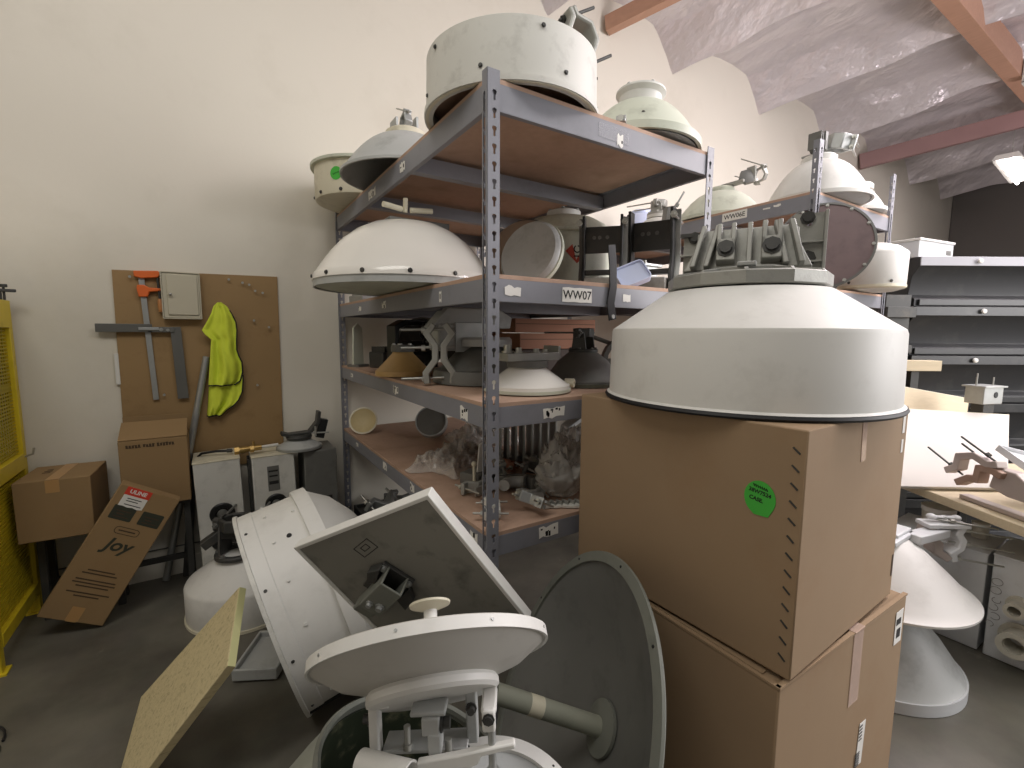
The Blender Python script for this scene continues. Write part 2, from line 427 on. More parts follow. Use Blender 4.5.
# beam stickers.  face 'f': on the y0 beam facing -Y ; face 's': on the x0 beam facing -X
def FM(face, a, z):
    if face == 'f': return Matrix(((1, 0, 0, a), (0, 0, -1, RY0+.0035), (0, 1, 0, z), (0, 0, 0, 1)))
    return Matrix(((0, 0, -1, RX0+.0035), (-1, 0, 0, a), (0, 1, 0, z), (0, 0, 0, 1)))
def ragged(w, h, n=5, j=.2):
    pts = []
    for i in range(n): pts.append((-w/2+w*i/(n-1), -h/2+random.uniform(0, j)*h*.6))
    for i in range(n): pts.append((w/2-w*i/(n-1)+random.uniform(-j, j)*w*.1, h/2-random.uniform(0, j)*h*.6))
    return pts
Rk = rack.matrix_world.inverted()
def sticker(face, a, z, w, h, torn=.2, txt=None, ts=.03, R=None):
    M = (Rk if R is None else R) @ FM(face, a, z); par = rack
    o = part('price_label', MB().prism(ragged(w, h, 6, torn), 0, .0006, M), paper, par)
    if txt: text(txt, ts, ink, o, M @ T(.0, -.001, .001), shear=0, bold=.0003)
    return o
def sticker_marks(o, M, w, h, n):
    mb = MB()
    for i in range(n): mb.box((random.uniform(-w*.4, w*.4), random.uniform(-h*.25, h*.25), .0008), (random.uniform(.004, .012), random.uniform(.003, h*.4), .0004), M)
    part('print_mark', mb, ink, o)
o = sticker('f', 1.085, 1.583, .135, .052, .1, 'WW07', .042)
sticker('f', 1.33, 1.583, .04, .03, .2)
sticker('f', .815, 1.583, .06, .04, .5); 
for face, a, z, w, h, n in (('f', .99, 1.176, .09, .045, 8), ('f', 1.28, 1.19, .05, .012, 0), ('f', .975, .748, .085, .046, 6), ('s', 1.43, 1.17, .055, .055, 4), ('s', 2.15, 1.175, .07, .05, 5), ('s', 2.98, 1.18, .05, .03, 2), ('s', 1.62, 1.583, .02, .05, 1), ('s', 2.3, 1.583, .06, .045, 5), ('s', 2.75, 1.583, .06, .03, 3),
    ('s', 2.35, .75, .06, .045, 3), ('s', 1.95, .75, .05, .05, 3), ('s', 2.9, .75, .05, .03, 2), ('s', 1.36, .745, .05, .05, 3), ('s', 2.45, 2.15, .12, .05, 6), ('s', 2.0, 2.155, .06, .05, 2), ('f', 1.27, 2.14, .03, .05, 1)):
    o = sticker(face, a, z, w, h, .4)
    if n: sticker_marks(o, Rk @ FM(face, a, z), w, h, n)
# clear tape strip with white scrap on top front beam
part('clear_tape', MB().prism(ragged(.15, .05, 5, .1), 0, .0005, Rk @ FM('f', 1.24, 2.155)), mat('clear_beam_tape', (206, 206, 212), .12, Alpha=.3), rack)
# WW06E label on second rack side
Ri = rack2.matrix_world.inverted()
Ms = Matrix(((0, 0, -1, 2.7035), (-1, 0, 0, 1.715), (0, 1, 0, 2.165), (0, 0, 0, 1)))
lp = part('price_label', MB().prism(rrect(.16, .05, .003), 0, .0006, Ri @ Ms), paper, rack2)
text('WW06E', .038, ink, lp, Ri @ Ms @ T(0, -.001, .001), bold=.0003)
for a, z in ((1.52, 2.165), (1.46, 2.17)):
    Mq = Matrix(((0, 0, -1, 2.7035), (-1, 0, 0, a), (0, 1, 0, z), (0, 0, 0, 1)))
    part('tape_scrap', MB().prism(ragged(.04, .018, 4, .6), 0, .0006, Ri @ Mq), paper, rack2)

# ------------------------------------------------------------------ dish kit (local: rim plane z=0, back towards +z)
def dish_prof(R, d, lip=.012, lt=.012, fl=.18, n=12, th=.004, dome=2.0):
    """outer back surface from apex out to the rim, a lip, then the concave front back to the apex"""
    out = []
    for i in range(n+1):
        q = i/n; r = max(fl*R*0, q*R); zz_ = lt + (d-lt)*(1-max(0, (q-fl)/(1-fl))**dome) if q > fl else d
        out.append((r if i else 0, zz_))
    out += [(R+lip, lt), (R+lip, 0), (R, 0)]
    for i in range(n, -1, -1):
        q = i/n; r = q*(R-.004); out.append((r if i else 0, max(0, (d-lt)*(1-q*q))+lt-th-.004*(i == n)*0))
    return out
def shroud_prof(R, h, cz, rr, lip=.008, th=.005, inn=True):
    """shrouded drum: cylinder h tall, conical back up to radius rr at height cz, open below"""
    p = [(0, cz), (rr, cz), (R*.985, h+.004), (R, h-.006), (R, .02), (R+lip, .018), (R+lip, 0), (R-.012, 0)]
    p += [(R-.014, h-.01), (rr*.7, cz-.025), (0, cz-.025)]
    return p
def rim_bolts(R, z, n, r=.006, a0=.2, axis='z'):
    mb = MB()
    for i in range(n):
        t = a0+2*PI*i/n; c = (R*math.cos(t), R*math.sin(t), z)
        mb.bolt(c, (0, 0, 1) if axis == 'z' else (math.cos(t), math.sin(t), 0), r)
    return mb
def jaw_path(s):
    return [(-.5*s, .32*s), (-.34*s, .32*s), (-.14*s, .08*s), (.14*s, .08*s), (.34*s, .32*s), (.5*s, .32*s)]
def clamp(par, M, s, m, mr, rods=2, thick=.3, rodlen=1.5):
    """pole clamp: two facing zigzag jaws drawn together by threaded rods. local y is the pull direction, z the pole"""
    part('clamp_jaw', MB().strip([(x, -y+.0*s) for x, y in jaw_path(s)], .09*s, thick*s, M @ T(0, .36*s, 0) ), m, par, bevel=.03*s)
    part('clamp_jaw', MB().strip(jaw_path(s), .09*s, thick*s, M @ T(0, -.36*s, 0)), m, par, bevel=.03*s)
    for sx in (-1, 1):
        for k in range(rods//2):
            zc = 0 if rods == 2 else (k-.5)*thick*s*.6
            mb = MB().cyl((sx*.42*s, -.2*s, zc), (sx*.42*s, (rodlen-.2)*s, zc), .03*s, 8)
            for yy in (-.11*s, .11*s): mb.cyl((sx*.42*s, yy-.03*s, zc), (sx*.42*s, yy+.03*s, zc), .065*s, 6)
            mb2 = MB().add(mb.v, mb.f, M)
            part('threaded_rod', mb2, mr, par, ang=50)
def mount(par, M, s, m, mr, ring=.5, tall=.9, clampang=0):
    """dish back mount standing on local z=0: ring, two side brackets, pivot block and a pole clamp on top"""
    part('mount_ring', MB().lathe([(ring*s*.72, 0), (ring*s, 0), (ring*s, .07*s), (ring*s*.92, .1*s), (ring*s*.72, .1*s)], 32, M, closed=True), m, par, bevel=.0)
    for sx in (-1, 1):
        ear = holed_plate([(-.28*s, .06*s), (.28*s, .06*s), (.2*s, tall*s*.75), (.08*s, tall*s), (-.08*s, tall*s), (-.2*s, tall*s*.75)], [ngon(0, tall*s*.7, .07*s)], .05*s)
        part('side_bracket', MB().add(ear[0], ear[1], M @ Matrix(((0, 0, 1, sx*.3*s), (1, 0, 0, 0), (0, 1, 0, 0), (0, 0, 0, 1)))), m, par)
    part('pivot_bolt', MB().cyl((-.45*s, 0, tall*s*.7), (.45*s, 0, tall*s*.7), .045*s, 10, M=M).cyl((-.42*s, 0, tall*s*.7), (-.36*s, 0, tall*s*.7), .1*s, 6, M=M).cyl((.36*s, 0, tall*s*.7), (.42*s, 0, tall*s*.7), .1*s, 6, M=M), mr, par, ang=50)
    part('base_bolt', MB().add(*(lambda q: (q.v, q.f))(rim_bolts(ring*s*.86, .1*s, 6, .045*s)), M), mr, par, ang=50)
    clamp(par, M @ T(0, 0, tall*s*.8) @ Rz(clampang), s, m, mr)

def R3(rx, ry, rz): return Euler((math.radians(rx), math.radians(ry), math.radians(rz))).to_matrix().to_4x4()

# ================================================================== TOP SHELF OF NEAR RACK
t = thing('shrouded_dish', 'big white drum antenna overhanging the near corner of the top shelf', 'antenna', T(.97, 1.52, Z1+.004))
part('shroud', MB().lathe([(0, .212), (.16, .212), (.285, .204), (.306, .190), (.309, .02), (.316, .018), (.316, 0), (.286, 0), (.286, .05), (.275, .06), (0, .062)], 72), dirtyw, t)
part('rim_seal', MB().lathe([(.300, -.002), (.310, -.002), (.310, .004), (.300, .004)], 72, closed=True), cream, t)
part('face_sheet', MB().lathe([(0, .045), (.286, .045), (.286, .05), (0, .05)], 64), osb, t, label='brown recessed front sheet')
part('screw', rim_bolts(.309, .05, 7, .005, .1, 'r'), dsteel, t, ang=50)
part('screw', rim_bolts(.309, .165, 5, .005, .55, 'r'), dsteel, t, ang=50)
Mm = T(.15, .02, .212) @ Rz(-15)
part('mount_plate', MB().lathe([(0, 0), (.11, 0), (.11, .02), (.09, .03), (0, .03)], 28, Mm), alu, t)
part('upright', MB().strip([(-.05, .0), (.02, .08), (.13, .13)], .035, .09, Mm @ T(0, 0, .02) @ Rx(90)), alu, t, bevel=.004)
clamp(t, Mm @ T(.19, .02, .2) @ Rx(90) @ Rz(-60), .22, alu, dsteel, rodlen=.85, thick=.45)
t.matrix_world = t.matrix_world @ Rz(8)

t = thing('dish_antenna', 'pale grey shallow dish with bright clamp on top shelf left edge', 'antenna', T(.87, 2.345, Z1+.004))
part('reflector', MB().lathe(dish_prof(.31, .2, .01, .012, .3, dome=1.8)), offgrey, t)
part('mount_ring', MB().lathe([(0, .2), (.1, .2), (.1, .225), (.085, .235), (0, .235)], 36), cream, t)
clamp(t, T(0, 0, .275) @ Ry(90) @ Rz(25), .13, galv, steel, rodlen=1.5)
part('bracket', MB().box((.05, .02, .27), (.012, .1, .08)).box((-.06, 0, .255), (.012, .09, .05)), galv, t, bevel=.002)

t = thing('drum_antenna', 'white drum with bright green sticker in far left corner of top shelf', 'antenna', T(.84, 2.975, Z1+.003))
part('drum', MB().lathe([(0, 0), (.25, 0), (.285, .012), (.29, .03), (.29, .2), (.285, .205), (0, .205)], 60), cream, t)
part('lid', MB().lathe([(.288, .195), (.31, .195), (.312, .21), (.25, .232), (.12, .25), (0, .255)], 60), palegrn, t)
part('bolt', rim_bolts(.29, .03, 12, .007, .3, 'r'), dsteel, t, ang=50)
an = math.radians(222); Mk = Matrix(((-math.sin(an), 0, math.cos(an), .2905*math.cos(an)), (math.cos(an), 0, math.sin(an), .2905*math.sin(an)), (0, 1, 0, .115), (0, 0, 0, 1)))
st = part('sticker', MB().prism(ngon(0, 0, .036, 24), 0, .001, Mk), green, t, label='bright green round sticker')
part('handwriting', MB().tube([(-.02+.004*i, .004*((-1)**i), .0015) for i in range(11)], .0012, 5, Mk @ Rz(15)), ink, st)

t = thing('dish_antenna', 'white domed dish with top collar at right front corner of the top shelf', 'antenna', T(1.60, 1.49, Z1+.016) @ R3(0, 3, 0))
part('reflector', MB().lathe(dish_prof(.25, .2, .014, .03, .28, dome=1.9)), palegrn, t)
part('collar', MB().lathe([(.07, .2), (.085, .2), (.09, .235), (.105, .25), (.105, .258), (.0, .258)], 32), white, t)
part('collar_bolt', rim_bolts(.095, .258, 6, .007), galv, t, ang=50)
part('rim_bolt', rim_bolts(.215, .075, 5, .007), dsteel, t, ang=50)
part('front_cover', MB().lathe([(0, .004), (.24, .004), (.245, -.002), (0, -.004)], 40), offgrey, t)

t = thing('pole_clamp', 'small loose steel clamp between big drum and domed dish on top shelf', 'clamp', T(1.315, 1.305, Z1+.02) @ Rz(40))
part('body', MB().strip([(-.03, -.012), (-.015, .012), (.015, .012), (.03, -.012)], .012, .035, Rx(90)), galv, t, bevel=.002)
part('bolt', MB().cyl((-.035, 0, 0), (.05, 0, .004), .006, 8).cyl((-.04, 0, 0), (-.03, 0, 0), .012, 6).sphere((.048, 0, .004), .011, 8), steel, t, ang=50)

# ================================================================== SECOND SHELF (WW07)
t = thing('dish_antenna', 'large glossy white dome dish overhanging left edge of the labelled shelf', 'antenna', T(.765, 2.08, Z2+.006))
part('reflector', MB().lathe([(0, .30), (.1, .297), (.16, .282), (.22, .252), (.28, .205), (.33, .15), (.37, .095), (.392, .062), (.398, .056), (.404, .03), (.404, .028), (.39, .028), (.36, .08), (.25, .19), (.1, .26), (0, .265)], 80), whiteg, t)
part('rim_band', MB().lathe([(.392, 0), (.4, 0), (.4, .028), (.392, .028)], 72, closed=True), offgrey, t, label='dull grey band under the glossy rim')
part('front_cover', MB().lathe([(0, -.0), (.36, .0), (.392, .006), (.392, .02), (.0, .02)], 64), palegrn, t)
part('rivet', rim_bolts(.402, .042, 14, .0065, .35, 'r'), dsteel, t, ang=50)
part('mount_bar', MB().box((.09, .09, .318), (.3, .08, .04)), greyd, t, bevel=.006)
part('handle', MB().cyl((-.11, -.02, .365), (-.02, .0, .36), .012, 10).cyl((.02, .0, .36), (.12, -.02, .365), .012, 10).cyl((0, .01, .35), (0, .0, .41), .011, 10), cream, t)

t = thing('mounting_bracket', 'dusty steel antenna bracket behind the glossy dome, at the back left post', 'bracket', T(.85, 3.0, Z2) @ Rz(20))
part('base', MB().box((0, 0, .02), (.2, .14, .04)), galv, t, bevel=.004)
part('side_bracket', MB().prism([(-.07, .02), (.07, .02), (.07, .22), (.02, .33), (-.05, .3)], -.008, .008, T(-.07, 0, .02) @ Ry(90) @ Rz(90)), galv, t, bevel=.002)
part('side_bracket', MB().prism([(-.07, .02), (.07, .02), (.07, .22), (.02, .33), (-.05, .3)], -.008, .008, T(.05, 0, .02) @ Ry(90) @ Rz(90)), galv, t, bevel=.002)
clamp(t, T(-.05, -.06, .2) @ Ry(80), .16, galv, steel)

def pan(label, M, R, m, m2, grp=None):
    t = thing('radome_cover', label, 'dish cover', M)
    part('face', MB().lathe([(0, .03), (R*.9, .03), (R*.96, .02), (R, .004), (R, -.01), (R*.985, -.012), (R*.95, .0), (0, .012)], 64), m, t)
    part('rim', MB().lathe([(R*.995, -.016), (R*1.03, -.014), (R*1.03, .004), (R*.995, .006)], 64, closed=True), m2, t)
    return t
tc_ = V((-.75, -.6, .12))
pan('grey radome pan tilted on edge, front one of the two right of the post', axM((1.19, 1.70, Z2+.156), (-.86, -.35, .28)), .152, offgrey, palegrn)
pan('brownish radome pan tilted on edge behind the pale grey one', axM((1.25, 1.86, Z2+.181), (-.8, -.5, .28)), .175, mat('tan_plastic', (150, 130, 112), .6), greyd)

t = thing('shrouded_dish', 'pale green barrel-shaped dish with red diamond label, behind the black clamp', 'antenna', T(1.53, 1.90, Z2+.003))
part('shroud', MB().lathe([(0, .4), (.07, .4), (.16, .375), (.22, .34), (.245, .305), (.255, .3), (.255, .285), (.24, .28), (.235, .02), (.24, 0), (0, 0)], 60), palegrn, t)
part('top_ring', MB().lathe([(.06, .395), (.085, .395), (.085, .42), (.06, .43), (0, .43)], 32), white, t)
part('ring_bolt', rim_bolts(.07, .425, 5, .008), galv, t, ang=50)
an = math.radians(247); Mk = Matrix(((-math.sin(an), 0, math.cos(an), .2365*math.cos(an)), (math.cos(an), 0, math.sin(an), .2365*math.sin(an)), (0, 1, 0, .19), (0, 0, 0, 1)))
lb = part('warning_label', MB().prism([(-.055, 0), (0, -.055), (.055, 0), (0, .055)], 0, .001, Mk), redlab, t, label='faded red diamond label')
part('label_pictogram', MB().lathe([(.012, 0), (.018, 0), (.018, .0015), (.012, .0015)], 20, Mk @ T(0, .01, .0005), closed=True).box((0, -.022, .001), (.03, .006, .001), Mk), ink, lb)

def channel_clamp(label, M, s):
    t = thing('pole_mount', label, 'pole mount', M)
    for sx in (-1, 1):
        pts = [(-.03, 0), (.03, 0), (.032, .08), (.05, .12), (.05, .2), (.032, .24), (.03, .34), (-.03, .34), (-.028, .24), (-.01, .2), (-.01, .12), (-.028, .08)]
        part('channel', MB().prism([(x*s, y*s) for x, y in pts], -.006*s, .006*s, T(sx*.085*s, 0, 0) @ Rz(90) @ Rx(90)), black, t, bevel=.002)
        part('channel_edge', MB().strip([(x*s, y*s) for x, y in pts[1:7]], .006*s, .03*s, T(sx*.085*s+sx*.012*s, 0, 0) @ Rz(90) @ Rx(90)), greyd if sx < 0 else galv, t, label='pale worn channel edge')
    part('web', MB().box((0, .025*s, .24*s), (.16*s, .012*s, .12*s)).box((0, .02*s, .09*s), (.16*s, .05*s, .02*s)), dsteel, t, bevel=.002)
    part('bolt', MB().bolt((-.04*s, .018*s, .25*s), (0, -1, 0), .006*s).bolt((-.015*s, .018*s, .25*s), (0, -1, 0), .006*s).bolt((.02*s, .018*s, .25*s), (0, -1, 0), .006*s), greyd, t, ang=50)
    part('base_plate', MB().box((0, 0, .035*s), (.15*s, .12*s, .05*s)), alu, t, bevel=.004)
    for sx in (-1, 1): part('threaded_rod', MB().cyl((sx*.1*s, -.08*s, .3*s), (sx*.1*s, .12*s, .3*s), .006*s, 8).cyl((sx*.1*s, -.07*s, .3*s), (sx*.1*s, -.05*s, .3*s), .014*s, 6), steel, t, ang=50)
    return t
channel_clamp('black steel pole mount with pale base, left of the hanging strap', T(1.46, 1.54, Z2) @ Rz(-48), .95)
channel_clamp('tall black steel pole mount with grooved sides, right of the hanging strap', T(1.69, 1.47, Z2+.0) @ Rz(-62), 1.08)
t = thing('strap', 'black strap hanging over the front beam beside the shelf number', 'strap', T(1.245, RY0-.004, 1.50))
part('webbing', MB().strip([(-.01, .27), (0, .2), (.004, .12), (-.006, .06), (.006, 0)], .036, .005, Rx(90)), rubber, t, bevel=.001)
part('end_rivet', MB().cyl((.003, -.003, .012), (.003, -.008, .012), .008, 8), galv, t)
t = thing('plastic_pan', 'bluish white plastic pan leaning behind the hanging strap', 'pan', axM((1.50, 1.40, Z2+.062), (-.55, -.6, .5)))
part('tray', MB().prism(rrect(.13, .1, .015), -.004, .004), bluew, t, bevel=.002)
part('lip', MB().strip(rrect(.13, .1, .015), .004, .03, I4, closed=True), bluew, t)
t = thing('dish_antenna', 'small white dish with grey bracket on right end of the labelled shelf', 'antenna', T(1.88, 1.66, Z2+.004))
part('reflector', MB().lathe(dish_prof(.19, .1, .01, .012, .25, dome=1.7)), white, t)
part('mount_block', MB().box((0, 0, .125), (.09, .07, .05)).box((0, 0, .155), (.13, .1, .014)), galv, t, bevel=.003)
part('bolt', MB().bolt((.045, .03, .162), (0, 0, 1), .008, .015).bolt((-.045, -.03, .162), (0, 0, 1), .008, .015).bolt((-.045, .03, .162), (0, 0, 1), .008, .015), steel, t, ang=50)

# ================================================================== THIRD SHELF
t = thing('metal_plate', 'pale green narrow plate standing upright at the back left post', 'plate', T(.79, 3.08, Z3))
part('plate', MB().prism([(-.05, 0), (.05, 0), (.04, .25), (.0, .28), (-.04, .25)], -.006, .006, Rz(35) @ Rx(90)), palegrn, t, bevel=.002)
part('foot', MB().box((0, .0, .008), (.1, .09, .016), Rz(35)), greyd, t)
t = thing('radio_unit', 'dark finned radio block beside the pale green plate', 'radio unit', T(.95, 2.93, Z3) @ Rz(15))
mb = MB().box((0, 0, .05), (.2, .16, .1))
part('housing', mb, dsteel, t, bevel=.006)
mb = MB()
for i in range(9): mb.box((-.08+.02*i, 0, .115), (.005, .15, .035))
part('cooling_fins', mb, dsteel, t)
t = thing('mounting_bracket', 'dark boxy bracket standing behind the yellowed cone dish', 'bracket', T(1.01, 2.67, Z3) @ Rz(10))
part('frame', MB().strip([(-.13, 0), (-.13, .24), (-.07, .27), (.07, .27), (.13, .2), (.13, 0)], .03, .1, T(0, 0, .012) @ Rx(90)), black, t, bevel=.004)
part('cross_plate', MB().box((0, 0, .16), (.24, .08, .025)).box((0, 0, .1), (.24, .08, .02)), dsteel, t, bevel=.003)
clamp(t, T(.05, -.06, .22) @ Ry(90), .12, black, steel)
t = thing('dish_antenna', 'small yellowed cone dish near the left beam of the third shelf', 'antenna', T(.83, 2.34, Z3+.004))
part('reflector', MB().lathe([(0, .125), (.05, .125), (.055, .11), (.13, .03), (.14, .024), (.142, 0), (.0, 0)], 48), mat('yellowed_plastic', (196, 160, 104), .5, dirt=(130, 100, 60), damt=.3), t)
part('collar', MB().lathe([(0, .155), (.055, .155), (.06, .145), (.06, .12), (0, .12)], 32), greyd, t)
part('bolt', rim_bolts(.045, .155, 5, .008), steel, t, ang=50)
t = thing('dish_antenna', 'grey dish with white swing-arm mount and zigzag clamp reaching over the beam', 'antenna', T(1.045, 1.865, Z3+.004))
part('reflector', MB().lathe([(0, .16), (.08, .16), (.13, .13), (.19, .07), (.2, .06), (.225, .055), (.232, .03), (.232, 0), (0, 0)], 56), greyd, t)
part('mount_ring', MB().lathe([(0, .2), (.12, .2), (.13, .19), (.13, .16), (0, .16)], 40), offgrey, t)
part('mount_head', MB().box((-.12, .04, .2), (.22, .12, .12)), offgrey, t, bevel=.012)
part('cheek_plate', MB().box((-.08, -.025, .2), (.15, .008, .13)), galv, t, bevel=.002)
part('saddle', MB().prism([(-.26, .0), (.14, .0), (.15, .05), (.08, .09), (-.18, .09)], -.05, .05, T(0, .04, .24) @ Rx(90)), offgrey, t, bevel=.006)
Mj = T(-.245, -.06, .125) @ Rz(-28) @ Rx(90)
for k, zo in ((0, -.05), (1, .05)):
    part('clamp_jaw', MB().strip([(.0, .13), (.03, .09), (-.005, .04), (-.005, -.02), (.035, -.075), (.03, -.12)],   .026, .035, Mj @ T(zo*.46, 0, 0) @ Matrix.Diagonal((1 if k else -1, 1, 1, 1))), alu, t, bevel=.004)
for yy in (.105, .03, -.1):
    part('threaded_rod', MB().cyl((-.16, yy, .0), (.06, yy+.005, -.02), .0055, 8, M=Mj).cyl((-.075, yy, .0), (-.06, yy, 0), .013, 6, M=Mj), steel, t, ang=50)
t = thing('dish_antenna', 'dark ribbed disc with light three-armed hub, behind the swing-arm dish', 'antenna', T(1.30, 2.45, Z3+.004))
part('reflector', MB().lathe([(0, .26), (.1, .26), (.16, .235), (.2, .2), (.21, .17), (.21, .15), (.16, .15), (.14, .0), (0, 0)], 48), black, t)
part('hub', MB().cyl((0, 0, .26), (0, 0, .29), .03, 16), offgrey, t)
for a in (0, 120, 240): part('hub_arm', MB().tube([(0, 0, .285), (.08, 0, .275), (.13, 0, .27), (.14, 0, .3)], .011, 8, Rz(a+150)), cream, t)
t = thing('dish_antenna', 'small clean white dish with flat top bracket at front corner, third shelf', 'antenna', T(1.02, 1.475, Z3+.02))
part('reflector', MB().lathe([(0, .075), (.07, .075), (.075, .07), (.155, .012), (.165, .008), (.167, -.004), (.0, -.004)], 56), whiteg, t)
part('rim_ring', MB().lathe([(.15, -.016), (.17, -.016), (.17, -.004), (.15, -.004)], 48, closed=True), palegrn, t)
part('mount_ring', MB().lathe([(0, .075), (.08, .075), (.08, .1), (0, .1)], 36), greyd, t, label='dark green grey mount ring')
part('bracket_plate', MB().box((.0, 0, .115), (.24, .1, .03)).box((.12, 0, .13), (.012, .1, .05)), galv, t, bevel=.002)
part('bolt', MB().bolt((-.06, -.03, .13), (0, 0, 1), .012, .02).bolt((-.09, .0, .13), (0, 0, 1), .016, .03).bolt((.02, -.03, .13), (0, 0, 1), .012, .015).bolt((.07, -.02, .13), (0, 0, 1), .01, .012), steel, t, ang=50)
part('knob', MB().pipe((.155, -.045, .008), (.175, -.075, .008), .018, .008, 16), cream, t)
t = thing('dish_antenna', 'dark dusty dish at the right of the small clean white dish', 'antenna', T(1.38, 1.56, Z3+.004))
part('reflector', MB().lathe([(0, .14), (.06, .14), (.11, .1), (.16, .03), (.175, .02), (.178, 0), (0, 0)], 48), greyd, t)
part('rim', MB().lathe([(.17, -.002), (.184, -.002), (.184, .012), (.17, .012)], 48, closed=True), olive, t)
mount(t, T(0, 0, .14) @ Rz(20), .13, dsteel, greyd, tall=.8)
t = thing('mounting_bracket', 'tangled dark hoop bracket beside the big box on third shelf', 'bracket', T(1.62, 1.52, Z3) @ Rz(-30))
part('base', MB().box((0, 0, .015), (.2, .14, .03)), dsteel, t, bevel=.003)
part('hoop', MB().strip([(.1*math.cos(a), .1*math.sin(a)) for a in [PI*i/10 for i in range(11)]], .02, .05, T(-.02, -.03, .1) @ Rx(90)), greyd, t)
part('hoop', MB().strip([(.09*math.cos(a), .09*math.sin(a)) for a in [PI*i/10 for i in range(11)]], .018, .05, T(.04, .03, .12) @ Rz(50) @ Rx(90)), dsteel, t)
part('arm', MB().cyl((-.2, 0, .22), (.05, -.03, .13), .01, 8).box((-.02, -.03, .07), (.2, .03, .08)), greyd, t, bevel=.002)
for k, (z0, hh, w, m, lb) in enumerate(((0, .14, .46, dsteel, 'dark flat carton at bottom of the stack, deep on third shelf'), (.14, .085, .44, cardr, 'reddish brown flat carton in the middle of stack, deep on third shelf'), (.225, .075, .5, cardr, 'reddish brown flat carton on top of stack, deep on third shelf'))):
    t = thing('flat_carton', lb, 'box', T(1.52+.02*k, 2.15, Z3+z0) @ Rz(-3*k))
    part('carton', MB().box((0, 0, hh/2), (w, .4, hh-.003)), mat('old_carton', (70, 60, 54), .8) if k == 0 else m, t, bevel=.003)
    part('lid_seam', MB().box((0, -.2005, hh*.62), (w*.98, .001, .003)), inkd, t)

# ================================================================== FOURTH SHELF
t = thing('feed_dish', 'small cream dish leaning against the back left post on lowest shelf', 'dish', axM((.80, 3.03, Z4+.082), (-.38, -.8, .4)))
part('bowl', MB().lathe([(0, -.03), (.05, -.024), (.08, -.005), (.085, .006), (.08, .008), (.07, 0), (.045, -.014), (0, -.02)], 40), mat('aged_cream', (206, 190, 146), .5, dirt=(150, 130, 90), damt=.3), t)
part('rim', MB().lathe([(.08, .002), (.09, .002), (.09, .01), (.08, .01)], 40, closed=True), cream, t)
t = thing('metal_ring', 'short pale ring lying tilted at the middle of lowest shelf', 'ring', axM((1.12, 2.66, Z4+.103), (-.5, -.8, .45)))
part('band', MB().lathe([(.09, -.03), (.097, -.03), (.097, .03), (.09, .03)], 40, closed=True), offgrey, t)
part('disc', MB().lathe([(0, .018), (.09, .018), (.09, .022), (0, .022)], 40), greyd, t)
def film(name, label, M, sx, sy, sz, seed, m=plast, cat='plastic bag', n=44):
    mb = MB(); vs = []; fs = []
    for i in range(n+1):
        for j in range(n+1):
            u = i/n*2-1; v = j/n*2-1; r = max(abs(u), abs(v))
            e = max(0, 1-r**2.5)
            q = V((u*2.1+seed, v*2.1, seed*1.3))
            h = e*(.25+.45*noise.noise(q)+.75*abs(noise.noise(q*2.7))+.55*abs(noise.noise(q*5.5))+.25*abs(noise.noise(q*11)))
            vs.append((u*sx*(1+.25*noise.noise(q*1.1+V((5, 5, 5)))), v*sy*(1+.25*noise.noise(q*1.3)), .004+h*sz))
    for i in range(n):
        for j in range(n):
            a = i*(n+1)+j; fs.append((a, a+1, a+n+2, a+n+1))
    return mb.add(vs, fs), M
for lb, M, a, b_, c, sd in (('crumpled clear plastic film lying long across the lowest shelf', T(1.03, 2.12, Z4) @ Rz(35), .27, .15, .1, 3), ('crumpled clear plastic bag behind the long film, deep on lowest shelf', T(1.36, 2.42, Z4) @ Rz(-20), .2, .15, .14, 8)):
    mb, M = film('', '', M, a, b_, c, sd); tag(part('plastic_film', mb, plast, solid=.0008), lb, 'plastic film', M)
def lumpy_bag(label, M, s, seed):
    t = thing('bag_of_hardware', label, 'bag', M)
    mb = MB(); mb.sphere((0, 0, .42*s), .5*s, 40, sq=(1, .8, .85))
    for p in mb.v:
        d = p-V((0, 0, .42*s)); q = p*(6/s*.12)*4+V((seed, 0, 0))
        f = .9+.25*noise.noise(q)+.3*abs(noise.noise(q*2.3))+.22*abs(noise.noise(q*5))+.1*abs(noise.noise(q*10))
        p.x *= f; p.y *= f; p.z = max(.004, .42*s*f*.95+d.z*f)
    part('film', mb, mat('bag_film', (222, 220, 214), .2, Alpha=.5), t, ang=70)
    for k in range(7):
        a = random.random()*6.28; r = random.uniform(.05, .26)*s; c = V((r*math.cos(a), r*math.sin(a), random.uniform(.15, .5)*s))
        part('casting', MB().strip([(-.12*s, .05*s), (-.04*s, -.03*s), (.05*s, .04*s), (.13*s, -.04*s)], .05*s, .09*s, T(*c) @ R3(random.uniform(0, 180), random.uniform(0, 180), random.uniform(0, 360))), alu, t, bevel=.003)
    return t
lumpy_bag('clear bag stuffed with grey hardware, front of lowest shelf beside the box', T(1.18, 1.44, Z4) @ Rz(20), .25, 1)
lumpy_bag('second dull bag of grey hardware behind the front bag', T(1.38, 1.62, Z4) @ Rz(70), .23, 5)
t = thing('parts_sheet', 'folded sheet of pale parts in film lying before the stuffed bag', 'sheet', T(1.09, 1.325, Z4+.006) @ Rz(-25))
part('sheet', MB().prism(ragged(.15, .06, 8, .5), -.004, .008), dirtyw, t, bevel=.002)
part('rib', MB().strip([(-.07+.012*i, .012*((-1)**i)) for i in range(12)], .006, .012, T(0, 0, .014)), alu, t)
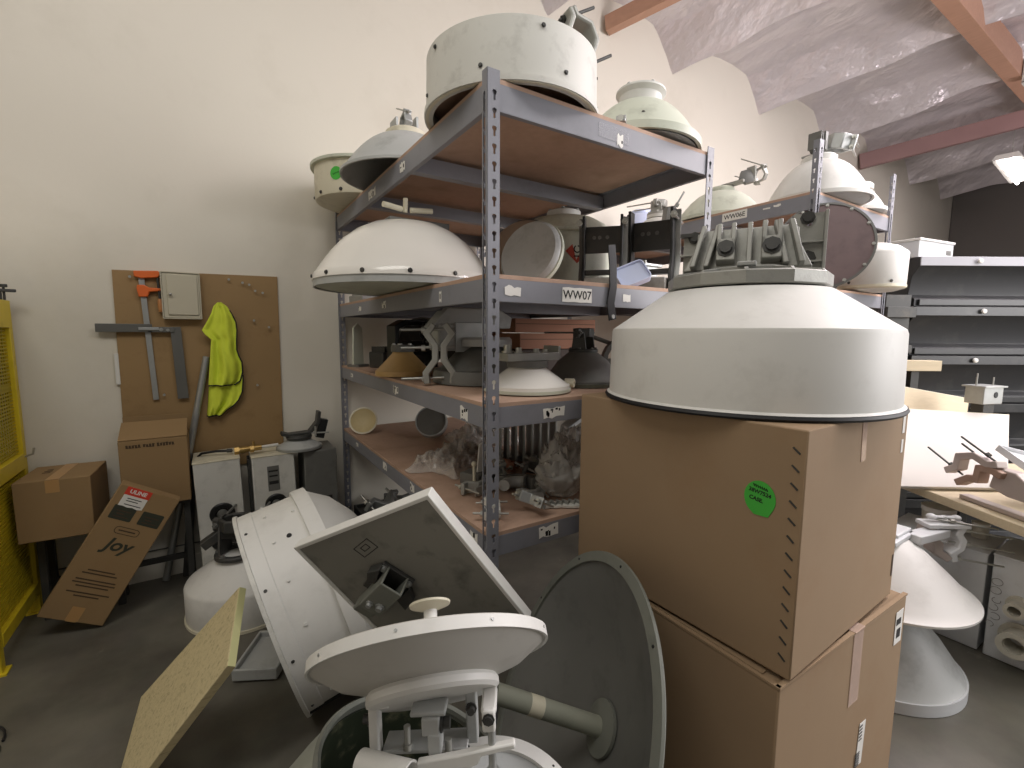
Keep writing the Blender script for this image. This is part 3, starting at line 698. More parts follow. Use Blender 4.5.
def zig(label, M, s, m, cat='bracket', name='pipe_clamp'):
    t = thing(name, label, cat, M)
    part('jaw', MB().strip([(-.5*s, .2*s), (-.3*s, .25*s), (-.12*s, .02*s), (.12*s, .02*s), (.3*s, .25*s), (.5*s, .2*s)], .11*s, .3*s, T(0, 0, .15*s)), m, t, bevel=.02*s)
    part('back_plate', MB().box((0, -.12*s, .12*s), (.7*s, .06*s, .24*s)).box((0, -.03*s, .06*s), (.16*s, .2*s, .12*s)), m, t, bevel=.015*s)
    part('threaded_rod', MB().cyl((-.42*s, -.35*s, .15*s), (-.42*s, .55*s, .17*s), .03*s, 8).cyl((-.42*s, .3*s, .16*s), (-.42*s, .36*s, .16*s), .075*s, 6), steel, t, ang=50)
    part('threaded_rod', MB().cyl((.42*s, -.35*s, .15*s), (.42*s, .5*s, .12*s), .03*s, 8).cyl((.42*s, .3*s, .14*s), (.42*s, .36*s, .14*s), .075*s, 6), steel, t, ang=50)
    return t
zig('white casting clamp lying left of the near post on lowest shelf', T(.83, 1.40, Z4+.005) @ Rz(60), .14, dirtyw)
zig('grey clamp lying behind the white casting clamp, lowest shelf', T(.90, 1.62, Z4+.005) @ Rz(15), .16, alu)
zig('bright clamp standing just right of near post on lowest shelf', T(.955, 1.335, Z4+.03) @ Rz(100) @ Rx(25), .13, galv)
zig('dull clamp behind the bright standing one, lowest shelf', T(1.08, 1.60, Z4+.005) @ Rz(140) , .18, greyd)
zig('dark clamp tilted before the finned block, lowest shelf', T(1.22, 1.69, Z4+.02) @ Rz(40) @ Rx(20), .17, greyd)
zig('white-spotted clamp lying beside the stuffed bag toward the near post', T(1.035, 1.45, Z4+.004) @ Rz(-20), .12, offgrey)
zig('grey clamp standing on end behind the near post', T(1.02, 1.71, Z4+.06) @ Rz(70) @ Rx(70), .15, alu)
zig('rusty brown clamp against the finned block, deep on lowest shelf', T(1.17, 1.86, Z4+.004) @ Rz(110), .15, MATS['cardboard_red'])
zig('dull clamp resting at the back of white folded bracket, lowest shelf', T(1.47, 1.80, Z4+.004) @ Rz(35), .17, greyd)
t = thing('pipe_elbow', 'grey ribbed pipe elbow lying left of the stuffed bag', 'pipe', T(1.02, 1.53, Z4+.034) @ Rz(30))
part('elbow', MB().tube([(.06*math.cos(a), .06*math.sin(a), 0) for a in [PI*i/20 for i in range(13)]], .024, 14), offgrey, t)
part('elbow_rib', MB().tube([(.06+.026*math.cos(a), 0, .026*math.sin(a)) for a in [2*PI*i/18 for i in range(18)]], .006, 6, closed=True), alu, t)
t = thing('dish_antenna', 'dusty dark dish standing behind the yellowed cone dish, at the rear beam', 'antenna', axM((1.2, 2.98, Z3+.165), (-.35, -.85, .35)))
part('reflector', MB().lathe([(0, -.05), (.1, -.035), (.16, 0), (.165, .006), (.155, .008), (.1, -.022), (0, -.036)], 44), dsteel, t)
part('rim', MB().lathe([(.158, .0), (.17, .0), (.17, .012), (.158, .012)], 44, closed=True), greyd, t)
t = thing('mounting_bracket', 'low bracket with white upright flag beside the plastic film', 'bracket', T(.97, 1.76, Z4) @ Rz(25))
part('base', MB().box((0, 0, .03), (.17, .1, .05)), greyd, t, bevel=.005)
part('flag', MB().prism([(-.02, 0), (.012, 0), (.03, .1), (.012, .13), (-.008, .12)], -.004, .004, T(-.04, -.03, .06) @ Rz(-20) @ Rx(90)), white, t, bevel=.002, label='white upright flag')
part('rod', MB().cyl((-.1, -.04, .03), (-.1, -.04, .11), .006, 8).sphere((-.1, -.04, .11), .012, 8), cream, t)
t = thing('heat_sink', 'grey block of upright cooling fins deep behind the near post', 'heat sink', T(1.33, 1.93, Z4) @ Rz(-25))
mb = MB()
for i in range(8): mb.box((-.14+.04*i, 0, .14), (.012, .16, .26))
part('fins', mb, alu, t, bevel=.004)
part('base', MB().box((0, .06, .012), (.32, .14, .024)), alu, t, bevel=.003)
t = thing('mounting_bracket', 'pale folded plate bracket standing beside the finned block', 'bracket', T(1.62, 1.86, Z4) @ Rz(-20))
part('plate', MB().strip([(-.1, 0), (-.07, .16), (.05, .24), (.12, .2)], .02, .1, Rx(90)), offgrey, t, bevel=.003)
part('plate', MB().box((.03, .0, .16), (.12, .012, .14), Ry(30)), alu, t, bevel=.002)
t = thing('small_carton', 'small open brown carton on lowest shelf against the big box', 'box', T(1.63, 1.60, Z4) @ Rz(5))
part('carton', MB().box((0, 0, .005), (.2, .16, .008)).box((-.1, 0, .075), (.005, .16, .15)).box((.1, 0, .075), (.005, .16, .15)).box((0, -.08, .075), (.2, .005, .15)).box((0, .08, .075), (.2, .005, .15)), card2, t)
part('flap', MB().box((-.12, 0, .165), (.06, .155, .004), T(0, 0, 0)), card2, t)

# under the rack
zig('dusty clamp on top of the tangled hardware under lowest shelf', T(.88, 2.88, .30) @ Rz(30) @ Rx(35), .26, galv)
t = thing('crate', 'dark low crate holding hardware on the floor under the rack', 'crate', T(.95, 2.9, 0))
part('shell', MB().box((0, 0, .02), (.4, .5, .03)).box((-.195, 0, .14), (.012, .5, .27)).box((.195, 0, .14), (.012, .5, .27)).box((0, -.245, .14), (.4, .012, .27)).box((0, .245, .14), (.4, .012, .27)), black, t, bevel=.003)
part('contents_board', MB().box((0, 0, .24), (.375, .475, .02)), dsteel, t)
zig('rusty grey clamp leaning at back of the hardware under lowest shelf', T(1.02, 3.02, .262) @ Rz(-30), .22, greyd)

# ================================================================== LEFT WALL AREA
def WM(x, z, y=3.309): return T(x, y, z) @ Rx(90)      # local x right, y up, z towards the room
def wob(pts): return pts
t = thing('hardboard_panel', 'brown hardboard panel fixed to the left wall, hung with tools', 'board', WM(0, 0))
part('panel', MB().prism([(-.436, 1.775), (.363, 1.792), (.352, .62), (-.447, .62)], 0, .012), hardb, t, bevel=.001)
for x, z in ((-.36, 1.745), (.17, 1.745), (.205, 1.735), (.235, 1.7), (.275, 1.69), (.22, 1.52), (.3, 1.48), (.22, 1.12), (-.25, 1.09), (.1, 1.76)):
    part('nail', MB().cyl((x, z, .011), (x, z-.004, .035), .003, 6).cyl((x, z-.004, .034), (x, z-.004, .037), .007, 8), steel, t)
part('edge_tape', MB().box((-.448, 1.24, .010), (.018, .17, .012)), white, t, label='white tape strip on board edge')
t = thing('key_cabinet', 'beige metal wall cabinet with small knob, at top of the brown board', 'cabinet', WM(-.135, 1.648, 3.2965))
part('body', MB().box((0, 0, .022), (.172, .25, .044)), beige, t, bevel=.003)
dr = part('door', MB().box((.006, .004, .048), (.142, .225, .008)), beige, t, bevel=.003)
part('knob', MB().cyl((-.05, .005, .05), (-.05, .005, .066), .006, 12).sphere((-.05, .005, .067), .008, 8), steel, dr)
part('frame_lip', MB().strip(rrect(.178, .256, .004), .005, .05, T(0, 0, .025), closed=True), beige, t)
t = thing('bar_clamp', 'long steel bar clamp with orange jaws hanging on the brown board', 'clamp', WM(-.3, 1.4, 3.2965) @ Rz(2.0))
part('bar', MB().box((0, .01, .012), (.026, .70, .008)), galv, t, bevel=.001)
part('fixed_jaw', MB().prism([(-.03, .375), (-.03, .345), (.0, .335), (.075, .342), (.085, .36), (.08, .378)], .004, .03), orange, t, bevel=.004)
part('sliding_jaw', MB().prism([(-.025, .285), (-.02, .235), (.02, .235), (.03, .262), (.08, .268), (.082, .282), (.03, .286), (.01, .3), (-.02, .3)], .004, .03), orange, t, bevel=.004)
part('screw', MB().cyl((.072, .34, .018), (.072, .17, .018), .006, 10), dsteel, t)
part('handle', MB().lathe([(0, 0), (.012, .004), (.014, .03), (.011, .07), (.008, .075), (0, .075)], 14, T(.072, .15, .018) @ Rx(-90)), woodh, t)
t = thing('t_square', 'grey steel square crossing the bar clamp on the brown board', 'square', WM(-.35, 1.46, 3.278))
part('stock', MB().box((-.05, .004, .008), (.24, .045, .012)).box((.11, -.004, .008), (.12, .03, .012)), mat('worn_steel', (104, 104, 100), .45, metal=.4, var=.2), t, bevel=.002)
part('blade', MB().prism([(.15, .012), (.2, .012), (.215, -.4), (.163, -.4)], .002, .008), MATS['worn_steel'], t, bevel=.001)
part('slide_plate', MB().box((.055, .0, .016), (.09, .016, .006)), galv, t, bevel=.002)
part('slide_bolt', MB().bolt((.11, -.004, .014), (0, 0, 1), .007).bolt((.14, -.006, .014), (0, 0, 1), .006), steel, t)

# hi-vis vest
def cloth(rows, seed, depth, nu=26):
    mb = MB(); vs = []; R_ = []
    for i in range(len(rows)-1):
        for k in range(4):
            q = k/4; R_.append(tuple(rows[i][j]*(1-q)+rows[i+1][j]*q for j in range(3)))
    R_.append(rows[-1])
    for i, (z, xl, xr) in enumerate(R_):
        tt = i/(len(R_)-1)
        for j in range(nu+1):
            u = j/nu; x = xl+(xr-xl)*u
            w = (.3+.7*tt)
            y = depth + w*(.018*math.sin(u*9+tt*2.2+seed)+.01*math.sin(u*19-tt*3+seed*2)) + .02*math.sin(PI*u)*(1-.4*tt)
            y += .006*noise.noise(V((x*18, z*14, seed)))
            vs.append((x, z, y))
    fs = [(i*(nu+1)+j, i*(nu+1)+j+1, (i+1)*(nu+1)+j+1, (i+1)*(nu+1)+j) for i in range(len(R_)-1) for j in range(nu)]
    mb.add(vs, fs)
    edge = [vs[i*(nu+1)+nu] for i in range(len(R_))][6:] + [vs[(len(R_)-1)*(nu+1)+j] for j in range(nu, -1, -1)]
    return mb, edge
t = thing('safety_vest', 'bright yellow-green safety vest hanging on the brown board', 'vest', WM(0, 0, 3.296))
fr_ = [(1.617, .035, .055), (1.595, .015, .082), (1.55, -.0, .105), (1.505, -.022, .122), (1.455, -.05, .126), (1.43, -.036, .124), (1.40, -.008, .121), (1.34, -.014, .119), (1.30, -.018, .128), (1.265, -.022, .142), (1.2, -.028, .143), (1.15, -.034, .128), (1.128, -.035, .1)]
bk_ = [(1.30, -.0, .12), (1.22, -.02, .145), (1.15, -.03, .143), (1.08, -.038, .135), (1.03, -.043, .112), (1.0, -.046, .085), (.975, -.05, .05), (.945, -.052, .02)]
for rows, sd, dp in ((bk_, 4., .022), (fr_, 1., .048)):
    mb, edge = cloth(rows, sd, dp)
    o = part('front_panel' if sd == 1. else 'back_panel', mb, hivis, t, ang=80, solid=.002)
    part('edge_binding', MB().tube([(x, z, y+.002) for x, z, y in edge], .0042, 6), piping, o)
part('reflective_strip', MB().box((.05, 1.6, .066), (.02, .012, .004)), hivis, t)

# pipe leaning, second bar
t = thing('steel_pipe', 'long grey pipe leaning on the brown board beside the vest', 'pipe', I4)
part('tube', MB().pipe((-.305, 3.245, .003), (-.036, 3.276, 1.30), .018, .013, 20), galv, t)
part('collar', MB().pipe((-.1981, 3.2573, .52), (-.1919, 3.2580, .55), .024, .014, 16), dsteel, t)
t = thing('steel_bar', 'dark angle bar standing behind the long leaning pipe', 'bar', I4)
Mb = axM((-.205, 3.235, .004), (.105, .03, 1), (1, 0, 0))
part('web', MB().box((0, 0, .36), (.04, .004, .72), Mb).box((-.018, .016, .36), (.004, .032, .72), Mb), dsteel, t)

# stands and cartons
def stand(label, x0, x1, y0, y1, h):
    t = thing('work_stand', label, 'stand', T((x0+x1)/2, (y0+y1)/2, 0)); a = (x1-x0)/2; b = (y1-y0)/2
    part('top', MB().box((0, 0, h-.012), (2*a, 2*b, .024)), dsteel, t, bevel=.003)
    for sx in (-1, 1):
        for sy in (-1, 1): part('leg', MB().box((sx*(a-.02), sy*(b-.02), (h-.024)/2), (.03, .03, h-.024)), dsteel, t, bevel=.002)
    part('rail', MB().box((0, b-.02, h*.3), (2*a-.06, .02, .03)), dsteel, t)
    return t
stand('dark steel stand under the square carton next to the yellow cage', -.79, -.56, 3.09, 3.27, .453)
stand('dark steel stand under the open-flapped carton', -.50, -.15, 3.06, 3.20, .528)
def carton(name, label, M, w, d, h, m, tapeax=True, group=None):
    t = thing(name, label, 'box', M, group)
    b = part('carton', MB().box((0, 0, h/2), (w, d, h)), m, t, bevel=.004)
    return t, b
t, b = carton('cardboard_box', 'square brown carton on a stand beside the yellow cage', T(-.668, 3.115, .455) @ Rz(-3), .275, .31, .292, card2)
part('flap_seam', MB().box((0, 0, .2926), (.003, .31, .0012)), inkd, t)
part('packing_tape', MB().box((0, 0, .2930), (.05, .31, .0008)).box((0, -.1553, .26), (.05, .0008, .06)), mat('brown_tape', (178, 138, 88), .35), t)
part('print_mark', MB().box((-.06, .03, .2928), (.03, .012, .0006)).box((-.06, .06, .2928), (.024, .01, .0006)).box((-.06, .0, .2928), (.03, .012, .0006)), inkd, t)
t, b = carton('cardboard_box', 'open-flapped brown carton resting against the brown board', T(-.29, 3.112, .531), .29, .20, .355, card2)
part('flap', MB().box((0, .085, .003), (.288, .17, .005), T(0, -.0985, .356) @ Rx(24)), card2, t)
part('flap', MB().box((0, 0, .05), (.286, .005, .1), T(0, .0965, .352)), card2, t)
mb = MB(); x = -.11
for n in (5, 4, 6):
    for i in range(n):
        mb.box((x, -.1006, .325+random.uniform(-.001, .001)), (.009, .0008, .017+random.uniform(-.003, .002))).box((x+.004, -.1006, .325+random.choice((-.006, .006))), (.006, .0008, .004)); x += .0125
    x += .008
part('print_band', mb, inkd, t)
# tall narrow carton leaning
TL, TR, BR, BL = V((-.417, 2.824, .730)), V((-.196, 2.836, .599)), V((-.518, 2.869, .0)), V((-.739, 2.856, .131))
ux = (TR-TL).normalized(); uy = (TL-BL); uy = (uy-ux*uy.dot(ux)).normalized(); un = ux.cross(uy)
Mj = Matrix((ux, uy, un)).transposed().to_4x4(); Mj.translation = (TL+BR)/2
w, h = .256, .676
t = thing('cardboard_box', 'tall narrow printed carton leaning sideways on its corner before the stands', 'box', Mj)
part('carton', MB().box((0, 0, -.03), (w, h, .06)), card2, t, bevel=.003)
def jt(s, size, x, y, m=inkd, **k): return text(s, size, m, t, T(x, y, .0006), **k)
lb = part('shipping_label', MB().prism(ragged(.1, .105, 6, .15), 0, .0008, T(-.045, .285, .0)), paper, t, label='red and white torn shipping label')
part('label_band', MB().box((-.045, .315, .0010), (.105, .04, .0006)), redink, lb)
text('ULINE', .026, paper, lb, T(-.045, .315, .0014), bold=.0008)
part('label_print', MB().box((-.045, .28, .001), (.06, .004, .0005)).box((-.05, .268, .001), (.05, .004, .0005)).box((-.04, .25, .001), (.07, .004, .0005)), ink, lb)
for x in (-.058, .062):
    pn = part('printed_panel', MB().prism(rrect(.092, .07, .006), 0, .0007, T(x, .205, 0)), inkg, t)
    part('panel_print', MB().box((x, .215, .0009), (.06, .005, .0004)).box((x-.008, .2, .0009), (.03, .007, .0004)).box((x, .185, .0009), (.06, .004, .0004)), inkd, pn)
part('print_frame', MB().strip(rrect(.1, .034, .014), .003, .0012, T(.0, .125, 0), closed=True), inkd, t)
part('frame_print', MB().box((0, .125, .0005), (.07, .006, .0008)), inkd, t)
text('Joy', .085, inkg, t, T(0, .05, .0006), bold=.002, shear=.25)
for i, wd in enumerate((.11, .14, .0, .16, .17, .13, .0, .17, .1)):
    if wd: part('print_line', MB().box((0, -.085-.016*i, .0005), (wd, .006, .0008)), inkd, t)
part('packing_tape', MB().box((0, -.3, .0006), (.05, .07, .0006)).box((.0, -.335, .001), (.04, .006, .0012)), MATS['brown_tape'], t)

# yellow cage
t = thing('storage_cage', 'yellow steel cage with ribbed side standing at left edge of the photo', 'cage', T(-.822, 2.68, .0))
Lc, Wc, zb, zt_ = .57, .5, .10, 1.585
for (x, y) in ((0, 0), (0, Lc), (-Wc, 0), (-Wc, Lc)):
    part('corner_post', MB().box((x-(.02 if x == 0 else -.02), y+(.02 if y == 0 else -.02), (zt_+.0)/2), (.04, .04, zt_)), yellow, t, bevel=.003)
part('foot', MB().box((-.02, .02, .004), (.07, .07, .008)), yellow, t); part('foot', MB().box((-.02, Lc-.02, .004), (.07, .07, .008)), yellow, t)
for z, hh in ((zt_-.06, .13), (.8, .075), (zb+.03, .06)):
    part('side_rail', MB().box((-.02, Lc/2, z), (.044, Lc-.082, hh)), yellow, t, bevel=.003)
    part('end_rail', MB().box((-Wc/2, .02, z), (Wc-.082, .04, hh)), yellow, t, bevel=.003)
    part('end_rail', MB().box((-Wc/2, Lc-.02, z), (Wc-.082, .04, hh)), yellow, t, bevel=.003)
mb = MB(); 
z = zb+.06
while z < .76: mb.box((-.03, Lc/2, z), (.022, Lc-.08, .013), I4); z += .0185
mb.box((-.045, Lc/2, .43), (.004, Lc-.08, .68))
part('ribbed_panel', mb, yellow, t)
mb = MB(); z = .85
while z < 1.49: mb.box((-.02, Lc/2, z), (.006, Lc-.08, .006)); z += .017
y = .06
while y < Lc-.04: mb.box((-.026, y, 1.17), (.005, .006, .66)); y += .03
part('mesh_panel', mb, yellowd, t)
part('mid_rail', MB().box((-.03, Lc/2, 1.17), (.02, Lc-.08, .03)), yellowd, t)
part('back_panel', MB().box((-Wc+.03, Lc/2, .85), (.01, Lc-.08, 1.5)), yellow, t)
part('top_panel', MB().box((-Wc/2, Lc/2, zt_+.002), (Wc, Lc, .008)), yellow, t, bevel=.002)
part('hook', MB().tube([(.0, Lc-.03, .82), (.03, Lc-.03, .83), (.035, Lc-.03, .86)], .005, 8), steel, t)
t = thing('mounting_bracket', 'dark bracket with small knobs on top of the yellow cage', 'bracket', T(-.895, 3.17, 1.592) @ Rz(20))
part('arm', MB().box((.02, 0, .045), (.19, .03, .014)).box((-.06, 0, .1), (.05, .08, .13)).box((-.03, 0, .008), (.1, .06, .016)), dsteel, t, bevel=.003)
for x, z in ((.04, .12), (.075, .06)): part('knob', MB().cyl((x, -.0, z-.06), (x, 0, z), .005, 8).cyl((x, 0, z), (x, 0, z+.014), .014, 10), dsteel, t)
part('stud', MB().cyl((.06, 0, .0), (.06, 0, .04), .008, 8).cyl((-.04, .0, .12), (.045, 0, .105), .007, 8), dsteel, t)

# radio cabinets against the wall
def vent(t, x, z, r, y0):
    M = T(x, y0, z) @ Rx(90)
    o = part('round_port', MB().lathe([(0, .004), (r*.55, .004), (r*.6, .012), (r*.9, .012), (r, .006), (r, 0), (0, 0)], 32, M), black, t)
    part('port_hub', MB().lathe([(0, .02), (r*.3, .02), (r*.42, .006), (r*.42, .004), (0, .004)], 20, M), greyd, o)
    return o
t = thing('radio_cabinet', 'white two-port equipment cabinet standing leftmost against the wall', 'cabinet', T(.0, 3.125, .0) @ Ry(-1.5))
part('body', MB().box((0, 0, .365), (.222, .27, .73)), dirtyw, t, bevel=.006)
vent(t, .005, .43, .062, -.1352); vent(t, .0, .275, .062, -.1352)
part('top_lid', MB().box((0, 0, .733), (.226, .275, .008)), cream, t, bevel=.002)
t = thing('radio_cabinet', 'white equipment cabinet with dark data label, middle of three by the wall', 'cabinet', T(.275, 3.135, .0) @ Ry(-1))
part('body', MB().box((0, 0, .36), (.225, .26, .72)), dirtyw, t, bevel=.006)
vent(t, .0, .43, .06, -.1302)
pl = part('data_plate', MB().box((-.005, -.131, .585), (.062, .002, .15)), greyd, t)
part('plate_print', MB().box((-.005, -.1322, .63), (.05, .0006, .01)).box((-.005, -.1322, .6), (.045, .0006, .01)).box((-.005, -.1322, .56), (.05, .0006, .02)), ink, pl)
part('side_fins', MB().box((-.122, -.05, .4), (.014, .01, .6)).box((-.122, 0, .4), (.014, .01, .6)).box((-.122, .05, .4), (.014, .01, .6)), dsteel, t)
part('top_lid', MB().box((0, 0, .723), (.229, .265, .008)), cream, t, bevel=.002)
t = thing('radio_cabinet', 'dark grey equipment cabinet, rightmost of three by the wall', 'cabinet', T(.525, 3.135, 0))
part('body', MB().box((0, 0, .36), (.19, .26, .72)), greyd, t, bevel=.006)
part('square_vent', MB().box((.03, -.131, .39), (.06, .004, .07)), black, t)
t = thing('brass_fitting', 'short brass pipe fitting with white hose tail on the middle cabinet', 'fitting', T(.17, 3.08, .76) @ Rz(2))
part('body', MB().cyl((-.1, 0, .0), (.04, 0, .004), .017, 14).cyl((-.1, 0, 0), (-.075, 0, 0), .024, 6).cyl((-.02, 0, 0), (.0, 0, 0), .022, 6).cyl((-.07, 0, .0), (-.045, 0, 0), .02, 14), brass, t, ang=45)
part('stem', MB().cyl((-.0, 0, .01), (-.0, 0, .045), .008, 10).cyl((-.085, 0, -.0), (-.085, 0, .02), .01, 10), brass, t)
part('hose_tail', MB().cyl((.04, 0, .004), (.13, 0, .008), .009, 10), white, t)
t = thing('cable', 'black cable arching over the leftmost white cabinet', 'cable', I4)
part('lead', MB().tube([(-.14, 3.2, .60), (-.135, 3.18, .70), (-.09, 3.14, .752), (-.02, 3.11, .763), (.05, 3.085, .763)], .007, 8), rubber, t)
part('connector', MB().cyl((.035, 3.09, .763), (.06, 3.083, .763), .011, 10), dsteel, t)
t = thing('dish_antenna', 'small round dish with dark bracket on top of the dark grey cabinet', 'antenna', T(.42, 3.10, .731))
part('reflector', MB().lathe([(0, .055), (.06, .055), (.075, .045), (.115, .02), (.125, .016), (.127, 0), (0, 0)], 44), offgrey, t)
part('rim', MB().lathe([(.12, -.001), (.131, -.001), (.131, .012), (.12, .012)], 44, closed=True), galv, t)
part('mount_ring', MB().lathe([(.05, .055), (.07, .055), (.075, .07), (.07, .085), (.05, .085)], 32, closed=True), dsteel, t)
part('bracket', MB().strip([(-.1, .1), (-.06, .085), (.06, .09), (.11, .15), (.12, .22)], .02, .07, Rx(90)), dsteel, t, bevel=.003)
part('bracket_arm', MB().box((.1, .0, .14), (.05, .05, .12), Ry(15)), black, t, bevel=.003)
part('rod', MB().cyl((.06, -.03, .09), (.17, -.04, .085), .005, 8).cyl((.09, -.04, .07), (.09, -.04, .13), .006, 8), steel, t)

# ================================================================== HEAP ON THE FLOOR
t = thing('shrouded_dish', 'white shrouded dish lying face down before the wall cabinets', 'antenna', T(.08, 2.715, .002))
part('shroud', MB().lathe([(0, .30), (.1, .30), (.262, .185), (.27, .17), (.27, .02), (.262, 0), (.24, 0), (.24, .1), (0, .2)], 60), white, t)
part('rim_band', MB().lathe([(.268, .0), (.276, .0), (.276, .014), (.268, .014)], 60, closed=True), cream, t)
mount(t, T(-.03, -.02, .30) @ Rz(-30), .21, dsteel, greyd, tall=1.0, clampang=10)
part('arm', MB().strip([(-.08, .0), (0, .05), (.1, .03), (.17, .09)], .045, .05, T(-.10, .0, .37) @ Rx(90)), dsteel, t, bevel=.004)

def ring_thing(): pass
a9 = V((.964, .02, .264)).normalized(); c9 = V((.128, 1.90, .378))
t = thing('shrouded_dish', 'large white riveted drum antenna lying on its side in the floor heap', 'antenna', axM(c9, a9, (0, 0, 1)))
Rb = .384
part('shroud', MB().lathe([(Rb-.012, .0), (Rb, .0), (Rb, .06), (Rb-.003, .064), (Rb-.003, .23), (Rb-.018, .23), (Rb-.018, .06)], 90, closed=True), white, t)
part('rim_flange', MB().lathe([(Rb, .0), (Rb+.008, .0), (Rb+.008, .012), (Rb, .014)], 90, closed=True), dirtyw, t)
part('back_band', MB().lathe([(Rb-.004, .21), (Rb+.012, .21), (Rb+.014, .225), (Rb+.012, .262), (Rb-.004, .262)], 90, closed=True), white, t)
part('back_cone', MB().lathe([(0, .44), (.13, .44), (.23, .40), (.32, .34), (Rb-.002, .262), (Rb-.02, .255), (.22, .37), (0, .41)], 80), white, t)
part('inner_reflector', MB().lathe([(0, .3), (.2, .25), (.36, .10), (.368, .10), (.368, .11), (.2, .26), (0, .31)], 60), offgrey, t)
part('rivet', rim_bolts(Rb-.003, .10, 16, .005, .1, 'r'), white, t, ang=50)
part('rivet', rim_bolts(Rb-.003, .19, 9, .005, .2, 'r'), white, t, ang=50)
part('flange_bolt', rim_bolts(Rb-.001, .03, 10, .004, .25, 'r'), dsteel, t, ang=50)
part('port_plug', MB().lathe([(0, .006), (.012, .006), (.015, 0), (0, 0)], 20, Rz(28) @ T(Rb-.003, 0, .15) @ Ry(90) @ S(.6)), black, t)
part('split_strap', MB().tube([((Rb+.001)*math.cos(x_), (Rb+.001)*math.sin(x_), z_) for x_, z_ in ((2.28, .005), (2.32, .06), (2.36, .1), (2.4, .15))], .006, 6), black, t)

# fibreglass sheet
t = thing('fibreglass_sheet', 'thick yellowish fibreglass sheet slanting from the floor to the white drum', 'sheet', I4)
Q = [V((.029, 1.743, .589)), V((-.017, 1.5, .479)), V((-.343, 1.658, .006)), V((-.285, 1.993, .149))]
nq = (Q[1]-Q[0]).cross(Q[3]-Q[0]).normalized()
if nq.x > 0: nq = -nq
mb = MB(); vs = [tuple(q) for q in Q] + [tuple(q-nq*.026) for q in Q]
part('sheet', mb.add(vs, [(0, 1, 2, 3), (7, 6, 5, 4), (0, 4, 5, 1), (1, 5, 6, 2), (2, 6, 7, 3), (3, 7, 4, 0)]), frp, t, bevel=.002)
me_ = 0
mb = MB()
ex = (Q[1]-Q[0]).normalized()
mb.add([tuple(q) for q in (Q[0]-nq*.002+(-ex)*0, Q[1]-nq*.002, Q[1]-nq*.024, Q[0]-nq*.024)] + [tuple(q+(Q[0]-Q[3]).normalized()*.002) for q in (Q[0]-nq*.002, Q[1]-nq*.002, Q[1]-nq*.024, Q[0]-nq*.024)], [(3, 2, 1, 0), (4, 5, 6, 7), (0, 1, 5, 4), (1, 2, 6, 5), (2, 3, 7, 6), (3, 0, 4, 7)])
part('cut_edge', mb, frpe, t, label='pale clean-cut edge of the sheet')

t = thing('plastic_tray', 'small pale grey tray lying on the floor between slanting sheet and drum', 'tray', T(.13, 2.18, .0) @ Rz(-28) @ Rx(0))
part('tray', MB().box((0, 0, .02), (.17, .25, .03)).box((0, -.125, .035), (.18, .012, .05)).box((0, .125, .035), (.18, .012, .05)).box((-.085, 0, .035), (.012, .25, .05)).box((.085, 0, .035), (.012, .25, .05)), offgrey, t, bevel=.004)

# square flat-panel antenna
A_, B_, C_ = V((.145, 1.262, .895)), V((.382, .934, 1.092)), V((.637, .897, .723))
ux = (B_-A_).normalized(); uy = -(C_-B_); uy = (uy-ux*uy.dot(ux)).normalized(); un = ux.cross(uy)
Ms = Matrix((ux, uy, un)).transposed().to_4x4(); Ms.translation = (A_+C_)/2
t = thing('panel_antenna', 'square flat panel antenna with white frame and grey back, propped on one corner', 'antenna', Ms)
a = .225
part('back_sheet', MB().box((0, 0, -.006), (2*a-.02, 2*a-.02, .004)), mat('panel_grey', (126, 124, 116), .5, dirt=(60, 58, 52), damt=.7, dscale=10, var=.06), t)
part('frame', MB().lathe([(a*1.414, 0), (a*1.414, -.03), ((a-.011)*1.414, -.03), ((a-.011)*1.414, 0)], 4, Rz(45), closed=True), white, t, bevel=.002)
part('front_radome', MB().box((0, 0, -.027), (2*a-.03, 2*a-.03, .004)), white, t)
part('stencil_mark', MB().strip([(-.03, -.02), (.03, -.02), (.03, .015), (-.03, .015)], .002, .0006, T(-.035, .15, -.0035) @ Rz(15), closed=True).strip([(-.012, -.008), (.012, -.008), (.012, .006), (-.012, .006)], .002, .0006, T(-.035, .15, -.0035) @ Rz(15), closed=True), ink, t)
Mb = T(-.05, .03, -.003) @ Rz(202) @ S(.92)
part('bracket_plate', MB().box((0, 0, .006), (.13, .1, .012), Mb), dsteel, t, bevel=.002)
part('channel', MB().box((.0, -.03, .035), (.13, .006, .06), Mb).box((.0, .03, .035), (.13, .006, .06), Mb).box((.0, 0, .063), (.13, .066, .006), Mb), dishgr, t, bevel=.002)
part('extension_channel', MB().box((.09, 0, .052), (.1, .056, .006), Mb @ Ry(8)).box((.09, -.028, .032), (.1, .005, .04), Mb @ Ry(8)).box((.09, .028, .032), (.1, .005, .04), Mb @ Ry(8)), dishgr, t, bevel=.002)
part('bolt', MB().bolt((.02, .012, .066), (0, 0, 1), .009, .012, M=Mb).bolt((.03, -.016, .066), (0, 0, 1), .007, .012, M=Mb).bolt((-.05, .04, .012), (0, 0, 1), .008, M=Mb).bolt((-.05, -.04, .012), (0, 0, 1), .008, M=Mb), galv, t, ang=50)
part('wing_bracket', MB().prism([(-.06, -.05), (-.02, -.07), (.02, -.05), (.0, -.03)], .004, .03, Mb).prism([(-.04, .05), (.03, .05), (.05, .09), (-.01, .085)], .004, .02, Mb), dsteel, t, bevel=.002)

